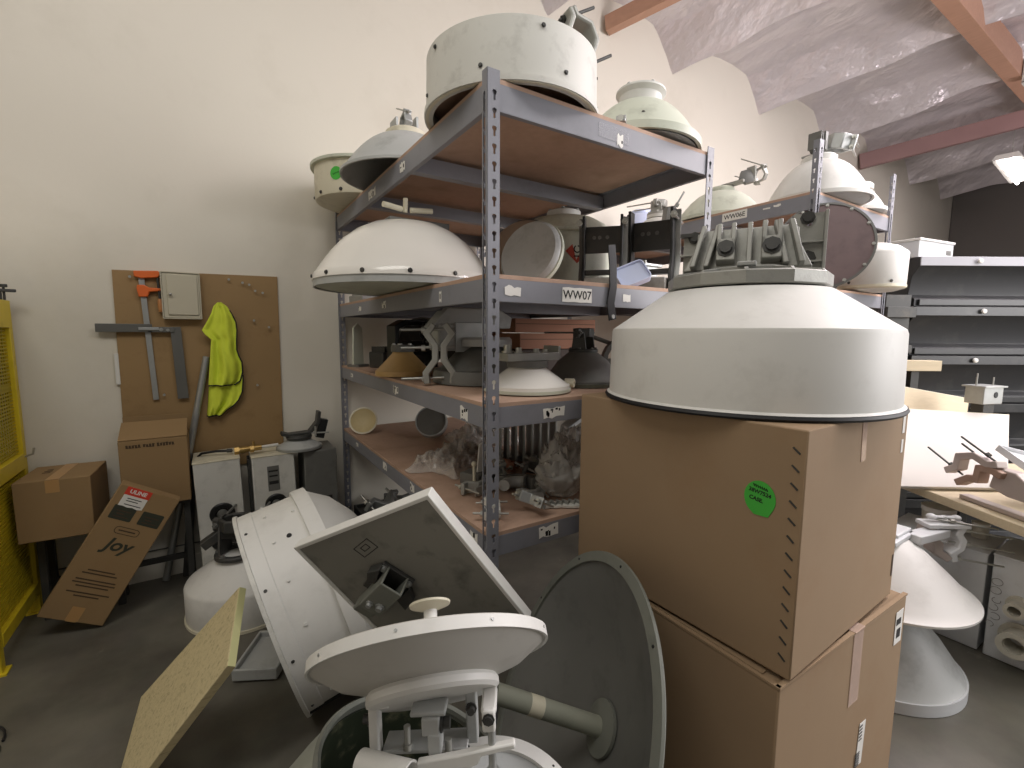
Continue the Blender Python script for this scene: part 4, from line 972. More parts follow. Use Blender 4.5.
# small front dish on its mount
a11 = V((.244, .684, .687)).normalized(); c11 = V((.309, .745, .856))
t = thing('dish_antenna', 'white dish showing its back, feed disc above and pole mount below, front of heap', 'antenna', axM(c11, a11, r0))
Rd = .213
part('reflector', MB().lathe([(0, -.046), (.11, -.045), (.165, -.030), (Rd-.004, -.004), (Rd, -.002), (Rd, .014), (Rd-.012, .014), (Rd-.02, .008), (.15, -.022), (.1, -.034), (0, -.036)], 84), mat('dish_back', (190, 187, 180), .5, dirt=(120, 114, 106), damt=.25, var=.05), t)
part('rim', MB().lathe([(Rd-.001, -.007), (Rd+.003, -.007), (Rd+.003, .012), (Rd-.010, .014), (Rd-.010, .010)], 84, closed=True), white, t)
part('rim_bolt', rim_bolts(Rd+.002, .004, 9, .0025, .4, 'r'), galv, t, ang=50)
part('feed_stem', MB().cyl((0, 0, -.036), (0, 0, .082), .013, 20), white, t)
part('feed_disc', MB().lathe([(0, .078), (.013, .079), (.039, .088), (.040, .092), (0, .095)], 40), cream, t)
part('back_ring', MB().lathe([(0, -.044), (.112, -.044), (.116, -.050), (.116, -.060), (.11, -.066), (0, -.066)], 56), white, t)
# the mount hangs plumb below the ring: local frame with z up
Ml = axM(c11-a11*.066, (0.02, .12, 1), r0); Ml = t.matrix_world.inverted() @ Ml
def lp_(mb): return MB().add(mb.v, mb.f, Ml)
part('hanger', lp_(MB().box((-.105, -.0, -.04), (.017, .026, .10)).box((-.095, .0, .004), (.04, .04, .012))), white, t, bevel=.003)
part('hanger', lp_(MB().box((.062, .03, -.045), (.02, .026, .10))), offgrey, t, bevel=.003)
part('hanger_bolt', lp_(MB().bolt((-.113, -.0, -.03), (-1, 0, 0), .008, .012)), dsteel, t, ang=50)
part('hanger_bolt', lp_(MB().bolt((.062, .017, -.03), (0, -1, 0), .007, .012)), dsteel, t, ang=50)
part('centre_block', lp_(MB().box((.0, -.03, -.018), (.03, .03, .03)).box((.006, -.032, -.046), (.022, .03, .034)).box((-.005, -.02, -.0), (.06, .04, .008))), offgrey, t, bevel=.003)
part('centre_bolt', lp_(MB().bolt((.015, -.03, -.02), (1, 0, 0), .01, .016)), dsteel, t, ang=50)
part('lug', lp_(MB().box((.098, -.05, -.004), (.022, .014, .036)).box((.098, -.02, .008), (.026, .06, .01))), white, t, bevel=.004)
part('adjuster_rod', lp_(MB().cyl((.102, -.05, -.02), (.100, -.055, -.21), .0065, 12).cyl((.1015, -.051, -.085), (.1015, -.051, -.096), .012, 6).cyl((.101, -.052, -.12), (.101, -.052, -.131), .012, 6)), galv, t, ang=50)
part('adjuster_bolt', lp_(MB().bolt((.098, -.059, .002), (0, -1, 0), .007, .005)), dsteel, t, ang=50)
part('pole_tube', lp_(MB().pipe((-.120, -.035, -.078), (-.028, -.075, -.070), .0205, .017, 32)), white, t)
part('tube_arm', lp_(MB().prism([(-.025, -.025), (.004, -.025), (.026, -.018), (.038, -.006), (.062, -.010), (.079, -.006), (.085, .006), (.142, .012), (.142, .022), (.05, .014), (-.02, .010)], -.007, .007, T(.0, -.055, -.070) @ Rx(90) @ Rz(5))), white, t, bevel=.003)
part('cross_plate', lp_(MB().box((-.02, .02, -.088), (.15, .05, .007))), offgrey, t, bevel=.002)
part('upright_bolt', lp_(MB().bolt((-.05, -.0, -.085), (0, 0, 1), .006, .04)), steel, t, ang=50)
part('upright_bolt', lp_(MB().bolt((.025, -.02, -.085), (0, 0, 1), .006, .03)), steel, t, ang=50)
part('cable_loop', lp_(MB().tube([(.05, -.05, -.1), (.055, -.06, -.13), (.04, -.07, -.17), (.02, -.07, -.18)], .0025, 6)), black, t)

ad = (r0*.30 + V((0, 0, .92)) + fh*.15).normalized(); cdm = V((.300, .80, .605))
t = thing('shroud_drum', 'big grey-green open drum with speckled inside tilted under the front dish', 'drum', axM(cdm-ad*.598, ad, r0))
part('shell', MB().lathe([(0, .08), (.12, .08), (.2, .12), (.25, .2), (.262, .3), (.262, .40), (.25, .47), (.225, .53), (.205, .57), (.198, .59), (.19, .59), (.195, .57), (.215, .52), (.24, .4), (.24, .2), (0, .12)], 80), mat('drum_grey', (140, 143, 134), .4, dirt=(100, 102, 92), damt=.4), t)
part('rim_bead', MB().lathe([(.188, .582), (.200, .582), (.2015, .592), (.195, .597), (.188, .592)], 80, closed=True), dishgr, t)
part('inner_bowl', MB().lathe([(0, .30), (.10, .32), (.16, .38), (.185, .47), (.19, .57), (.194, .57), (.19, .46), (.16, .36), (.1, .3), (0, .28)], 64), mat('mould', (44, 50, 38), .35, dirt=(150, 146, 118), damt=.6, dscale=18, var=.3), t, label='dark mould-speckled inner bowl')

t = thing('flanged_dish', 'white flanged dish with bolt holes at bottom edge, right of the pole mount', 'dish', axM((.375, .60, .625), (.1, -.12, 1)) @ S(.9))
part('bowl', MB().lathe([(0, -.02), (.08, -.016), (.12, .0), (.15, .002), (.152, .012), (.12, .012), (.08, -.006), (0, -.01)], 56), offgrey, t)
part('flange', MB().lathe([(.12, .012), (.155, .004), (.157, .014), (.12, .02)], 56, closed=True), white, t)
part('bolt_hole', MB().add(*(lambda q: (q.v, q.f))(rim_bolts(.143, .014, 9, .0028, .2))), black, t)

a14 = V((-.824, .376, .424)).normalized(); c14 = V((.742, .896, .418))
t = thing('dish_antenna', 'large dark grey round dish with feed pipe, leaning on the cardboard boxes', 'antenna', axM(c14, a14, (0, 0, 1)))
R14 = .43
part('reflector', MB().lathe([(0, -.15), (.1, -.147), (.25, -.1), (.36, -.045), (R14, -.006), (R14, .0), (R14-.016, -.002), (.35, -.038), (.25, -.088), (.1, -.135), (0, -.138)], 90), greyd, t)
part('rim_flange', MB().lathe([(R14-.018, -.004), (R14+.012, -.004), (R14+.014, .0), (R14+.012, .006), (R14-.018, .006)], 90, closed=True), dishgr, t)
part('bolt_hole', rim_bolts(R14-.002, .005, 10, .0035, .1), black, t)
part('feed_pipe', MB().pipe((0, 0, -.138), (0, 0, .20), .026, .022, 28), mat('pipe_grey_green', (150, 152, 138), .45, dirt=(96, 98, 84), damt=.4), t)
part('feed_base', MB().lathe([(.024, -.138), (.07, -.132), (.07, -.122), (.03, -.116), (.024, -.116)], 36, closed=True), dishgr, t)
part('pipe_tape', MB().pipe((0, 0, .06), (0, 0, .10), .0265, .026, 28), cream, t, label='torn pale tape around pipe')

# ================================================================== CARDBOARD STACK
t = thing('cardboard_box', 'big brown carton at the bottom of the stack, standing on the floor', 'box', T(1.455, .865, .002) @ Rz(-.5))
W, D_, Hh = .76, .74, .618
part('carton', MB().box((0, 0, Hh/2), (W, D_, Hh)), card, t, bevel=.005)
part('flap_edge', MB().box((0, -D_/2+.004, Hh+.004), (W, .012, .006)).box((-W/2+.004, 0, Hh+.004), (.012, D_, .006)).box((0, .02, Hh+.003), (W-.03, D_-.06, .004)), card, t)
part('packing_tape', MB().box((.035, -D_/2-.0015, Hh-.11), (.06, .001, .22)).box((.035, -D_/2+.02, Hh+.0075), (.06, .05, .001)), tape, t)
lb = part('shipping_label', MB().box((.33, -D_/2-.0015, Hh-.09), (.055, .001, .11)), paper, t)
part('label_print', MB().box((.325, -D_/2-.0022, Hh-.07), (.035, .0006, .02)).box((.33, -D_/2-.0022, Hh-.11), (.03, .0006, .03)), ink, lb)
lb = part('shipping_label', MB().box((.105, -D_/2-.0015, .235), (.04, .001, .14), Ry(3)), paper, t)
mb = MB()
for i in range(5): mb.box((.11, -D_/2-.0024, .29-.011*i), (.02, .0006, .004))
for i in range(8): mb.box((.10, -D_/2-.0024, .205-.006*i), (.03, .0006, .003))
part('label_print', mb, ink, lb)
t = thing('cardboard_box', 'big brown carton on top of the stack, with round green sticker', 'box', T(1.422, .868, .634) @ Rz(2))
W, D_, Hh = .665, .73, .604
part('carton', MB().box((0, 0, Hh/2), (W, D_, Hh)), card, t, bevel=.004)
mb = MB()
for i in range(13): mb.box((-W/2-.001, -D_/2+.022, .05+.042*i), (.0016, .021, .004), T(-W/2, -D_/2+.022, .05+.042*i) @ Rx(40) @ T(W/2, D_/2-.022, -.05-.042*i))
part('staple', mb, dsteel, t)
Mk = Matrix(((0, 0, -1, -W/2-.0008), (-1, 0, 0, -.268), (0, 1, 0, .42), (0, 0, 0, 1))) 
st = part('sticker', MB().prism([(.038*math.cos(a), .043*math.sin(a)) for a in [math.radians(d) for d in range(-30, 250, 14)]]+[(-.012, -.043), (.022, -.042)], 0, .001, Mk), green, t, label='round green sticker with handwriting')
part('scribble', MB().tube([(-.016+.0026*i, .031-.0005*i+.003*((-1)**i), .0014) for i in range(14)], .0016, 5, Mk), ink, st)
text('38W7524', .0135, ink, st, Mk @ T(-.0, .014, .0012) @ Rz(-8), name='handwriting', bold=.0004)
text('CASE.', .0135, ink, st, Mk @ T(-.008, -.004, .0012) @ Rz(-8), name='handwriting', bold=.0004)
part('packing_tape', MB().box((.03, -D_/2-.0012, Hh-.06), (.03, .001, .12), Ry(-4)), tape, t)
part('side_print', MB().box((W/2-.035, -D_/2-.0008, Hh-.05), (.02, .0008, .06)).box((W/2-.035, -D_/2-.0008, Hh-.12), (.016, .0008, .04)), paper, t)
part('side_print', MB().box((W/2-.015, -D_/2-.0008, .1), (.012, .0008, .07)), inkd, t)

# big dish on top of the stack
t = thing('shrouded_dish', 'large white shrouded dish with cast grey mount, on top of the carton stack', 'antenna', T(1.455, .872, 1.2395) @ Rz(-59))
Rt = .415
part('shroud', MB().lathe([(0, .35), (.2, .35), (.24, .345), (Rt-.004, .226), (Rt, .214), (Rt+.004, .02), (Rt+.012, .014), (Rt-.02, .012), (Rt-.02, .2), (.2, .3), (0, .31)], 110), white, t)
part('rim_seal', MB().lathe([(Rt-.03, 0), (Rt+.014, 0), (Rt+.018, .006), (Rt+.014, .013), (Rt-.03, .013)], 110, closed=True), rubber, t, label='black rubber rim seal')
part('base_flange', MB().lathe([(0, .352), (.232, .352), (.238, .356), (.238, .388), (.232, .392), (.2, .392), (.2, .37), (0, .37)], 12), alu, t, ang=25)
# ribs on flange
mb = MB()
for i in range(12):
    an = math.radians(30*i); M = Rz(30*i)
    mb.prism([(.12, .37), (.205, .37), (.232, .392), (.225, .398), (.13, .412), (.12, .412)], -.005, .005, M @ Rx(90))
part('flange_rib', mb, alu, t, bevel=.001)
part('inner_collar', MB().lathe([(.0, .37), (.15, .37), (.15, .41), (.14, .414), (0, .414)], 12), alu, t, ang=25)
part('flange_bolt', rim_bolts(.215, .372, 12, .008, math.radians(15)), galv, t, ang=50)
part('spirit_level', MB().box((.0, -.165, .414), (.05, .03, .012)), galv, t, bevel=.002)
# casting: front plate with ribs, tapering; faces the camera (-y local)
Mf = T(0, -.05, .41) @ Rx(90)
part('casting_wall', MB().prism([(-.185, 0), (.175, 0), (.115, .135), (-.125, .135)], -.012, .012, Mf @ Rx(-14)), alu, t, bevel=.004)
mb = MB()
for x, tl in ((-.155, .03), (-.115, .03), (.005, 0), (.105, -.03), (.145, -.03)):
    mb.prism([(x-.008, 0), (x+.008, 0), (x+tl+.007, .135), (x+tl-.007, .135)], 0, .05, Mf @ Rx(-14))
part('casting_rib', mb, alu, t, bevel=.003)
for x in (-.06, .065):
    M = Mf @ Rx(-14) @ T(x, 0, 0)
    part('slotted_lug', MB().box((-.02, .09, .03), (.014, .09, .05), M).box((.02, .09, .03), (.014, .09, .05), M).box((0, .05, .03), (.054, .07, .05), M), alu, t, bevel=.003)
    part('lug_bolt', MB().bolt((0, .052, .056), (0, 0, 1), .018, .012, M=M), dsteel, t, ang=50)
pl = holed_plate([(-.21, 0), (.2, -.0), (.205, .19), (.12, .19), (.11, .15), (-.12, .15), (-.13, .155), (-.21, .155)], [ngon(.16, .05, .016), ngon(.16, .16, .01)], .012)
part('rear_plate', MB().add(pl[0], pl[1], T(.01, .07, .40) @ Rx(90)), alu, t, bevel=.002)
part('rear_plate_rib', MB().box((.165, .055, .5), (.09, .02, .006)).box((.165, .055, .44), (.09, .02, .006)).box((.213, .05, .495), (.008, .04, .19)).box((-.17, .055, .48), (.08, .02, .006)), alu, t, bevel=.001)
part('plate_bolt', MB().bolt((.17, .06, .45), (0, -1, 0), .017, .012).bolt((.165, .06, .575), (0, -1, 0), .014, .012).bolt((-.165, .06, .54), (0, -1, 0), .014, .012).box((-.19, .06, .548), (.04, .03, .012)), dsteel, t, ang=50)
part('side_wall', MB().box((-.14, .01, .47), (.012, .12, .12)).box((.13, .01, .47), (.012, .12, .12)), alu, t, bevel=.003)
mt = part('scuff', MB().tube([(-.24, -.331, .2), (-.235, -.334, .212)], .0018, 5), black, t)
mt.location = (0, 0, 0)

# ================================================================== SECOND RACK CONTENTS
def r2dish(label, M, R, d, m, dome=1.9, dm=.02, mscale=None, mang=0, mm=galv):
    t = thing('dish_antenna', label, 'antenna', M)
    part('reflector', MB().lathe(dish_prof(R, d, .012, dm, .25, dome=dome)), m, t)
    part('collar', MB().lathe([(0, d+.03), (.08, d+.03), (.09, d+.02), (.09, d-.004), (0, d-.004)], 32), m, t)
    part('front_cover', MB().lathe([(0, .006), (R*.97, .006), (R*.98, .001), (0, -.002)], 40), offgrey, t)
    return t
t = r2dish('white deep dish with boxy clamp mount, beside the perforated near post of second rack', T(3.03, 1.41, Y1+.004), .262, .24, white)
part('bracket', MB().box((0, 0, .3), (.09, .012, .1)).box((.0, .04, .28), (.09, .08, .012)), galv, t, bevel=.002)
part('fin_block', MB().box((-.06, -.02, .33), (.03, .08, .1)).box((-.09, -.02, .33), (.008, .07, .09)).box((-.11, -.02, .33), (.008, .07, .09)), greyd, t, bevel=.002)
clamp(t, T(.08, -.06, .345) @ Rz(-75) @ Ry(12), .17, galv, steel, thick=.5, rods=4, rodlen=1.2)
t = r2dish('pale wide dish with hexagonal bracket, left of the label on second rack', T(2.98, 2.0, Y1+.004), .28, .2, palegrn)
part('hex_bracket', MB().lathe([(.0, 0), (.055, 0), (.055, .02), (.03, .03), (0, .03)], 6, axM((.05, -.15, .27), (-.6, -.7, .3))), greyd, t)
part('bracket_arm', MB().box((.02, -.08, .245), (.05, .16, .02)).box((.07, -.17, .29), (.02, .06, .1)), alu, t, bevel=.003)
clamp(t, T(.12, -.20, .29) @ Ry(75) @ Rz(30), .13, alu, steel)
t = r2dish('white dish half hidden at the far end of second rack top shelf', T(3.47, 1.385, Y1+.004), .155, .15, white)
t = r2dish('white scuffed dish deep on second rack, seen past the black mounts', T(3.02, 2.56, Y1+.004), .2, .15, dirtyw)
mount(t, T(0, 0, .17) @ Rz(20), .18, alu, steel, tall=.6)
t = r2dish('bluish pale dish at the back of second rack top shelf', T(3.28, 2.98, Y1+.004), .27, .3, bluew)
t = thing('mounting_bracket', 'dark grey bracket with thin rod leaning among dishes of second rack', 'bracket', T(2.80, 2.28, Y1+.003) @ Rz(-20))
part('body', MB().prism([(-.05, 0), (.04, 0), (.07, .08), (.03, .15), (-.03, .14)], -.03, .03, Rx(90)), greyd, t, bevel=.004)
part('rod', MB().cyl((.03, 0, .12), (.1, -.02, .25), .007, 8).cyl((.05, -.005, .15), (.06, -.01, .17), .016, 6), galv, t, ang=50)
t = thing('radome_cover', 'mauve flat disc with rim bolts standing on edge against second rack', 'dish cover', axM((2.74, 1.225, Y2+.205), (-.86, -.47, .16)))
part('disc', MB().lathe([(0, .012), (.2, .010), (.222, .006), (.226, -.004), (.222, -.012), (0, -.012)], 72), mauve, t)
part('rim_band', MB().lathe([(.218, -.006), (.229, -.006), (.229, .01), (.218, .012)], 72, closed=True), greyd, t)
part('rim_bolt', rim_bolts(.214, .010, 12, .006, .2), steel, t, ang=50)
t = thing('shrouded_dish', 'white domed drum on lower shelf of second rack by its far post', 'antenna', T(3.44, 1.25, Y2+.004))
part('shroud', MB().lathe([(0, .29), (.06, .287), (.12, .268), (.165, .232), (.172, .22), (.17, .03), (.16, .012), (.12, .0), (0, .0)], 64), white, t)
part('foot_band', MB().lathe([(.164, .012), (.173, .02), (.173, .034), (.168, .034)], 64, closed=True), cream, t)
part('screw', rim_bolts(.171, .05, 5, .006, .3, 'r'), dsteel, t, ang=50)
t = thing('mounting_bracket', 'dark curved bracket above the white domed drum on second rack', 'bracket', T(3.57, 1.50, Y2+.003) @ Rz(-30))
part('plate', MB().prism([(-.1, 0), (.08, 0), (.1, .3), (.05, .32), (.02, .24), (-.03, .2), (-.1, .2)], -.012, .012, Rx(90)), dsteel, t, bevel=.003)
part('foot', MB().box((0, 0, .008), (.2, .12, .016)), dsteel, t)

# ================================================================== RIGHT SIDE: BENCH, CASES, METAL BOXES
by = V((.8406, -.5417, 0)); bx = V((.5417, .8406, 0))
Mbn = Matrix((by, bx, V((0, 0, 1)))).transposed().to_4x4(); Mbn.translation = (2.60, .25, 0)     # local x to the right along the bench depth, local y away along its front edge
ZB = .69
t = thing('work_bench', 'plywood-topped bench at right, carrying white sheets and a swing-arm mount', 'bench', Mbn)
part('bench_top', MB().box((.70, .48, ZB-.02), (1.4, 1.22, .04)), ply, t, bevel=.002)
for x in (.62, 1.35):
    for y in (-.08, 1.04): part('leg', MB().box((x, y, (ZB-.04)/2), (.05, .05, ZB-.04)), dsteel, t, bevel=.003)
part('apron', MB().box((.62, .48, ZB-.09), (.03, 1.06, .09)), dsteel, t)
def BM(x, y, z, r=0): return Mbn @ T(x, y, z) @ Rz(r)
kl = ('lowest black steel case of the stack, standing on the floor behind the bench', 'second black steel case from the floor, behind the bench', 'third black steel case from the floor, behind white sheets', 'black steel case just above the small galvanised box', 'black steel case second from the top of the stack at right', 'grey-lipped black steel case on top of the stack at right')
kz = (.002, .335, .668, 1.0, 1.32, 1.64)
for k in range(6):
    t = thing('equipment_case', kl[k], 'case', BM(1.42, 1.66, kz[k]), 'black equipment cases stacked behind the bench')
    w, d, h = 1.66, .42, .318 if k > 2 else .331
    pr = [(-d/2, h-.055), (-d/2, h-.002), (d/2, h-.002), (d/2, 0), (-d/2+.02, 0), (-d/2+.02, .05), (-d/2+.075, .075), (-d/2+.055, h-.12)]
    part('shell', MB().prism(pr, -w/2, w/2, Matrix(((0, 0, 1, 0), (1, 0, 0, 0), (0, 1, 0, 0), (0, 0, 0, 1)))), blackm, t, bevel=.003)
    part('front_lip', MB().box((0, -d/2-.004, h-.03), (w+.004, .008, .058)), greylip if k == 5 else black, t, bevel=.002)
    part('handle_bar', MB().box((0, -d/2+.014, .026), (w*.97, .016, .04)), black, t, bevel=.003)
    kx = (-.45, -.43, -.40, -.42, -.40, -.46)[k]
    part('knob', MB().lathe([(0, .022), (.014, .018), (.016, .010), (.008, .004), (.008, 0), (0, 0)], 16, T(kx, -d/2-.008, h-.03) @ Rx(90)), white, t)
t = thing('metal_box', 'pale metal box with lid on top left of the black case stack', 'box', BM(.72, 1.72, 1.9595, 24))
part('body', MB().box((0, 0, .055), (.42, .34, .11)), boxpale, t, bevel=.004)
part('lid', MB().box((0, 0, .116), (.432, .352, .016)), white, t, bevel=.003)
part('corner_cap', MB().box((-.2, -.16, .118), (.03, .03, .018)), dsteel, t)
part('slot', MB().box((.15, -.1705, .05), (.06, .002, .03)), greyd, t)
t = thing('equipment_case', 'narrow dark grey case standing between second rack and black stack', 'case', BM(.49, 1.62, .0, 0))
part('shell', MB().box((0, 0, .86), (.17, .3, 1.71)), dsteel, t, bevel=.005)
part('front_ledge', MB().box((0, -.165, 1.60), (.19, .04, .07)).box((0, -.165, 1.36), (.18, .04, .05)), dsteel, t, bevel=.003)
t = thing('wood_block', 'short plywood block on a dark prop, left of the black cases', 'block', BM(.56, 1.385, .001, 0))
part('prop', MB().box((0, .01, .61), (.05, .05, 1.22)).box((0, .0, .006), (.12, .1, .012)), dsteel, t)
part('block', MB().box((.0, 0, 1.255), (.27, .10, .066)), ply, t, bevel=.002)
def quad_sheet(name, label, P, th, m, me):
    """sheet with given four corners (local bench coordinates), thickness behind"""
    P = [V(p) for p in P]; n = (P[1]-P[0]).cross(P[3]-P[0]).normalized()
    if n.z < 0: n = -n
    t = thing(name, label, 'panel', Mbn)
    mb = MB().add(P+[p-n*th for p in P], [(0, 1, 2, 3), (7, 6, 5, 4), (0, 4, 5, 1), (1, 5, 6, 2), (2, 6, 7, 3), (3, 7, 4, 0)])
    part('sheet', mb, m, t, bevel=.002)
    e = MB(); d = (P[3]-P[0]).normalized()*.004
    e.add([P[3], P[2], P[2]-n*th, P[3]-n*th, P[3]+d, P[2]+d, P[2]-n*th+d, P[3]-n*th+d], [(0, 1, 2, 3), (7, 6, 5, 4), (0, 4, 5, 1), (1, 5, 6, 2), (2, 6, 7, 3), (3, 7, 4, 0)])
    part('edge_strip', e, me, t)
    return t
quad_sheet('plastic_board', 'big white sheet leaning back on the bench at right', [(-.32, .60, ZB+.022), (.37, .57, ZB+.022), (.80, 1.0, 1.0), (.11, 1.06, 1.03)], .018, mat('white_sheet', (196, 191, 184), .6, var=.03), cream)
quad_sheet('plywood_board', 'beige sheet with one raised corner, leaning behind the big white sheet', [(-.15, .98, ZB+.05), (.62, 1.07, ZB+.03), (.86, 1.30, 1.05), (.21, 1.20, 1.16)], .022, ply, cream)
t = thing('junction_box', 'small galvanised box with upright bolts behind the white sheet', 'box', BM(.70, 1.06, ZB+.001, 12) @ Matrix.Diagonal((.8, .8, .98, 1)))
part('pedestal', MB().box((0, .0, .2), (.1, .08, .4)), dsteel, t)
part('body', MB().box((0, 0, .425), (.18, .12, .1)), galv, t, bevel=.004)
part('top_flange', MB().box((0, 0, .478), (.21, .15, .01)), galv, t, bevel=.002)
part('stud', MB().cyl((-.08, 0, .48), (-.08, 0, .53), .005, 8).cyl((.0, .05, .48), (.0, .05, .55), .005, 8).cyl((.08, 0, .48), (.08, 0, .53), .005, 8), steel, t)
part('knockout', MB().cyl((.02, -.058, .43), (.02, -.063, .43), .018, 16), black, t)
t = thing('wood_plank', 'pale board standing upright on the bench at the right edge', 'board', BM(.60, .46, ZB+.001, 3))
part('board', MB().box((.06, 0, .23), (.2, .03, .46)), ply, t, bevel=.002)
part('end_grain', MB().box((.06, 0, .462), (.198, .028, .004)), cream, t)
t = thing('pole_mount', 'bare metal swing-arm mount with zigzag clamp lying on the bench', 'pole mount', BM(.05, .34, ZB+.02, 0))
Mz0 = Matrix(((0, 0, 1, 0), (1, 0, 0, 0), (0, 1, 0, 0), (0, 0, 0, 1)))
part('arm', MB().prism([(.02, .08), (.0, .17), (-.08, .17), (-.2, .09), (-.42, -.0), (-.44, -.01), (-.3, -.01), (-.14, .06), (-.06, .06)], -.03, .03, T(.03, 0, 0) @ Mz0), pinkm, t, bevel=.005)
Mz = T(.0, .07, .14) @ Mz0 @ Rz(28)
part('clamp_jaw', MB().strip([(.10, -.10), (.07, -.05), (.09, .0), (.04, .05), (-.03, .06), (-.06, .09)], .03, .05, Mz), pinkm, t, bevel=.004)
part('clamp_jaw', MB().strip([(.03, -.11), (-.0, -.05), (-.03, -.03), (-.01, .02), (-.05, .05), (-.1, .06)], .03, .05, Mz), mat('rusty_casting', (156, 130, 114), .6, metal=.2, var=.25), t, bevel=.004)
for a in ((.08, -.07), (-.02, .085), (-.04, .06)):
    part('threaded_rod', MB().cyl((a[0]-.04, a[1], 0), (a[0]+.15, a[1]+.0, -.02), .0045, 8, M=Mz).cyl((a[0]+.02, a[1], 0), (a[0]+.033, a[1], 0), .011, 6, M=Mz), dsteel, t, ang=50)
part('base_rail', MB().box((.03, -.16, -.008), (.05, .62, .02)), pinkm, t, bevel=.003)
t = thing('metal_tray', 'small silvery tray tilted above the swing-arm mount at right edge', 'tray', BM(.36, .40, ZB+.165, 0) @ Ry(14) @ Rx(22))
part('tray_floor', MB().box((0, 0, .0), (.36, .18, .010)), boxpale, t, bevel=.002)
part('lip', MB().strip(rrect(.36, .18, .008), .006, .028, T(0, 0, .008), closed=True), boxpale, t)
part('prop', MB().box((.02, .02, -.076), (.03, .03, .13), Rx(-22) @ Ry(-14)), dsteel, t)

# enclosures below the bench
def enclosure(label, M, w, d, h):
    t = thing('metal_enclosure', label, 'enclosure', M)
    part('body', MB().box((d/2, 0, h/2), (d, w, h)), boxpale, t, bevel=.004)
    part('lid_flange', MB().box((d/2, 0, h+.003), (d+.012, w+.004, .008)), boxpale, t, bevel=.002)
    return t
t = enclosure('pale metal enclosure with two round ports under bench at right edge', T(2.89, .27, .002), .44, .3, .475)
for y, z, r, rl in ((.128, .282, .030, .07), (.115, .137, .048, .085)):
    o = part('port_pipe', MB().pipe((0, y, z), (-rl, y, z), r, r*.68, 28), pvc, t)
    part('port_collar', MB().pipe((-rl+.002, y, z), (-rl-.018, y, z), r*1.15, r*.7, 28), pvc, o)
    part('port_base', MB().pipe((0, y, z), (-.012, y, z), r*1.35, r*.9, 28), pvc, o)
Mh = Matrix(((0, 0, -1, -.0006), (-1, 0, 0, .2), (0, 1, 0, .25), (0, 0, 0, 1)))
mb = MB()
for k, (u, v, q) in enumerate(((0, .085, .018), (-.002, .045, .018), (.004, .0, .014), (-.004, -.035, .016), (.004, -.075, .017), (-.01, -.115, .014))):
    a1 = 2*PI if k < 2 else 4.6
    mb.tube([(u+q*math.cos(a+k), v+q*.9*math.sin(a+k), .0012) for a in [a1*i/18 for i in range(19)]], .0011, 5, Mh @ T(.0, .02, 0))
part('handwriting', mb, mat('pencil', (126, 124, 122), .7), t)
t = enclosure('plain pale metal enclosure behind the ported one under the bench', T(2.90, .70, .002), .38, .3, .46)
for lb, x, y, r, hh, nm in (('white round tub standing on the plain enclosure under the bench', 3.09, .74, .065, .115, 'tub'), ('smaller white tub beside the first one under the bench', 3.11, .585, .032, .08, 'tub')):
    t = thing(nm, lb, 'tub', T(x, y, .463))
    part('body', MB().lathe([(0, 0), (r*.92, 0), (r, hh*.8), (r*.9, hh*.8), (0, hh*.8)], 36), pvc, t)
    part('lid', MB().lathe([(0, hh*.8), (r*1.05, hh*.8), (r*1.06, hh), (r*.9, hh*1.02), (0, hh*1.02)], 36), white, t)
# cone dishes on the floor
t = thing('dish_antenna', 'pale conical dish lying face down on the floor, bottom of two at right', 'antenna', T(2.40, .765, .003) @ S(1.08))
part('reflector', MB().lathe([(0, .30), (.09, .295), (.15, .245), (.23, .15), (.28, .075), (.295, .05), (.30, .045), (.30, .004), (.292, 0), (.27, .02), (0, .25)], 72), offgrey, t)
part('rim', MB().lathe([(.296, 0), (.306, 0), (.306, .045), (.296, .045)], 72, closed=True), boxpale, t)
t = thing('dish_antenna', 'white conical dish nested on top of another, with clamp mount, at right', 'antenna', T(2.425, .76, .36) @ Matrix.Diagonal((1.08, 1.08, .74, 1)))
part('reflector', MB().lathe([(0, .30), (.085, .295), (.14, .24), (.22, .13), (.28, .04), (.3, .02), (.312, .012), (.312, 0), (.28, .012), (.1, .23), (0, .25)], 72), white, t)
part('mount_plate', MB().box((.0, 0, .31), (.2, .16, .03)).box((.02, -.02, .33), (.14, .1, .03)), boxpale, t, bevel=.005)
part('bracket', MB().prism([(-.1, .0), (.08, .0), (.12, .05), (.1, .09), (.04, .1), (-.1, .04)], -.012, .012, T(.0, .09, .32) @ Rx(90)), boxpale, t, bevel=.004)
part('arm', MB().box((.17, -.07, .30), (.2, .06, .05), Rz(-12)), boxpale, t, bevel=.005)
Mq = T(.25, -.125, .235) @ Rz(-35) @ Rx(90)
part('clamp_jaw', MB().strip([(-.06, .1), (-.07, .04), (-.03, .0), (-.03, -.05), (.02, -.1)], .035, .06, Mq), pinkm, t, bevel=.005)
part('clamp_jaw', MB().strip([(.06, .1), (.045, .06), (.065, .02), (.06, -.03), (.03, -.06), (.04, -.11)], .028, .06, Mq), boxpale, t, bevel=.005)
part('clamp_top', MB().box((0, .11, 0), (.17, .025, .07), Mq), boxpale, t, bevel=.004)
for x, y in ((-.04, .14), (.02, .085), (.03, .0), (.0, -.09)):
    part('threaded_rod', MB().cyl((x, y, .0), (x+.2, y-.02, .06), .0055, 8, M=Mq).cyl((x+.05, y, .015), (x+.065, y-.002, .02), .013, 6, M=Mq), steel, t, ang=50)
part('wing_knob', MB().cyl((.0, .12, 0), (.0, .16, 0), .01, 10, M=Mq).sphere((-.05, .155, 0), .018, 8, M=Mq).sphere((.05, .15, 0), .016, 8, M=Mq).cyl((-.05, .155, 0), (.05, .15, 0), .009, 8, M=Mq), boxpale, t)

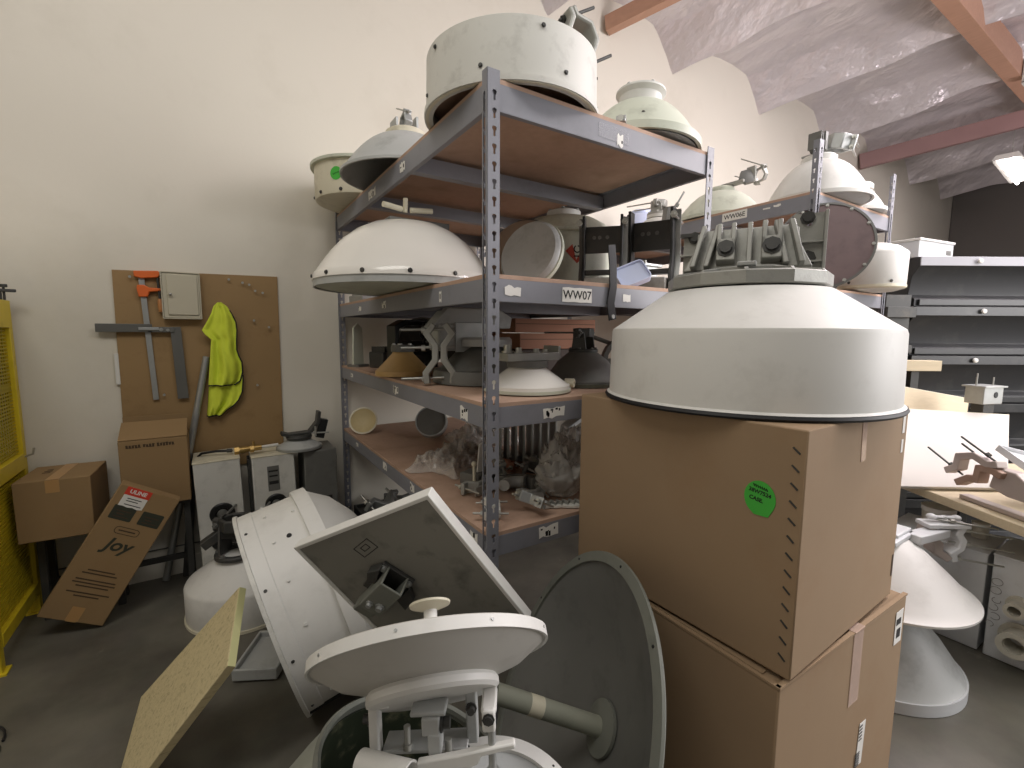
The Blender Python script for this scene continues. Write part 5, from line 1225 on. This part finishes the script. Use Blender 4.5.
# cable on the floor at lower left
t = thing('cable', 'thin black cable loop lying on the floor at lower left', 'cable', I4)
part('loop', MB().tube([(-.80+.10*math.cos(a), 2.22+.12*math.sin(a), .006+.002*math.sin(3*a)) for a in [2*PI*i/28 for i in range(26)]], .0045, 6), rubber, t)
part('end_plug', MB().cyl((-.705, 2.19, .008), (-.70, 2.165, .008), .008, 8), black, t)

# ================================================================== LIGHT
w = bpy.data.worlds.new('world'); SC.world = w; w.use_nodes = True
w.node_tree.nodes['Background'].inputs[0].default_value = (1.0, .97, .95, 1); w.node_tree.nodes['Background'].inputs[1].default_value = .14
def area(name, loc, aim, sx, sy, power, rgb):
    l = bpy.data.lights.new(name, 'AREA'); l.shape = 'RECTANGLE'; l.size = sx; l.size_y = sy; l.energy = power; l.color = rgb
    o = bpy.data.objects.new(name, l); COL.objects.link(o)
    o.matrix_world = axM(loc, V(loc)-V(aim))
    return o
def fill_point(loc, r, power, rgb):  # unseen point fills, added to brighten the ceiling and right part of the wall
    l = bpy.data.lights.new('ceiling_fill', 'POINT'); l.shadow_soft_size = r; l.energy = power; l.color = rgb
    o = bpy.data.objects.new('ceiling_fill', l); COL.objects.link(o); o.location = loc
area('ceiling_lamp', (-.7, .5, 4.0), (-.5, 1.9, 0), 2.0, 1.0, 38, (1, .97, .90))
area('ceiling_lamp', (2.2, -.2, 4.0), (1.9, 1.0, 0), 2.4, .6, 36, (1, .98, .97))
area('ceiling_lamp', (5.0, .3, 3.9), (4.4, 1.4, 0), 2.4, .8, 125, (1, .91, .935))
fill_point((4.6, -.6, 3.3), .25, 100, (1, .87, .91))
fill_point((8.2, .3, 3.2), .25, 60, (1, .89, .92))
area('open_door_daylight', (5.6, -2.6, 2.4), (2.5, .45, .0), 2.0, 2.6, 155, (1, .97, .97))
area('floor_fill', (4.3, -1.7, 1.7), (2.5, .35, 0), 1.4, 1.8, 42, (1, .97, .97))  # extra fill added to lift the floor at right, not a second door
vs_ = SC.view_settings
SC.display_settings.display_device = 'sRGB'
vs_.view_transform = 'Standard'; vs_.look = 'None'; vs_.gamma = 1; vs_.exposure = 0; vs_.use_curve_mapping = False
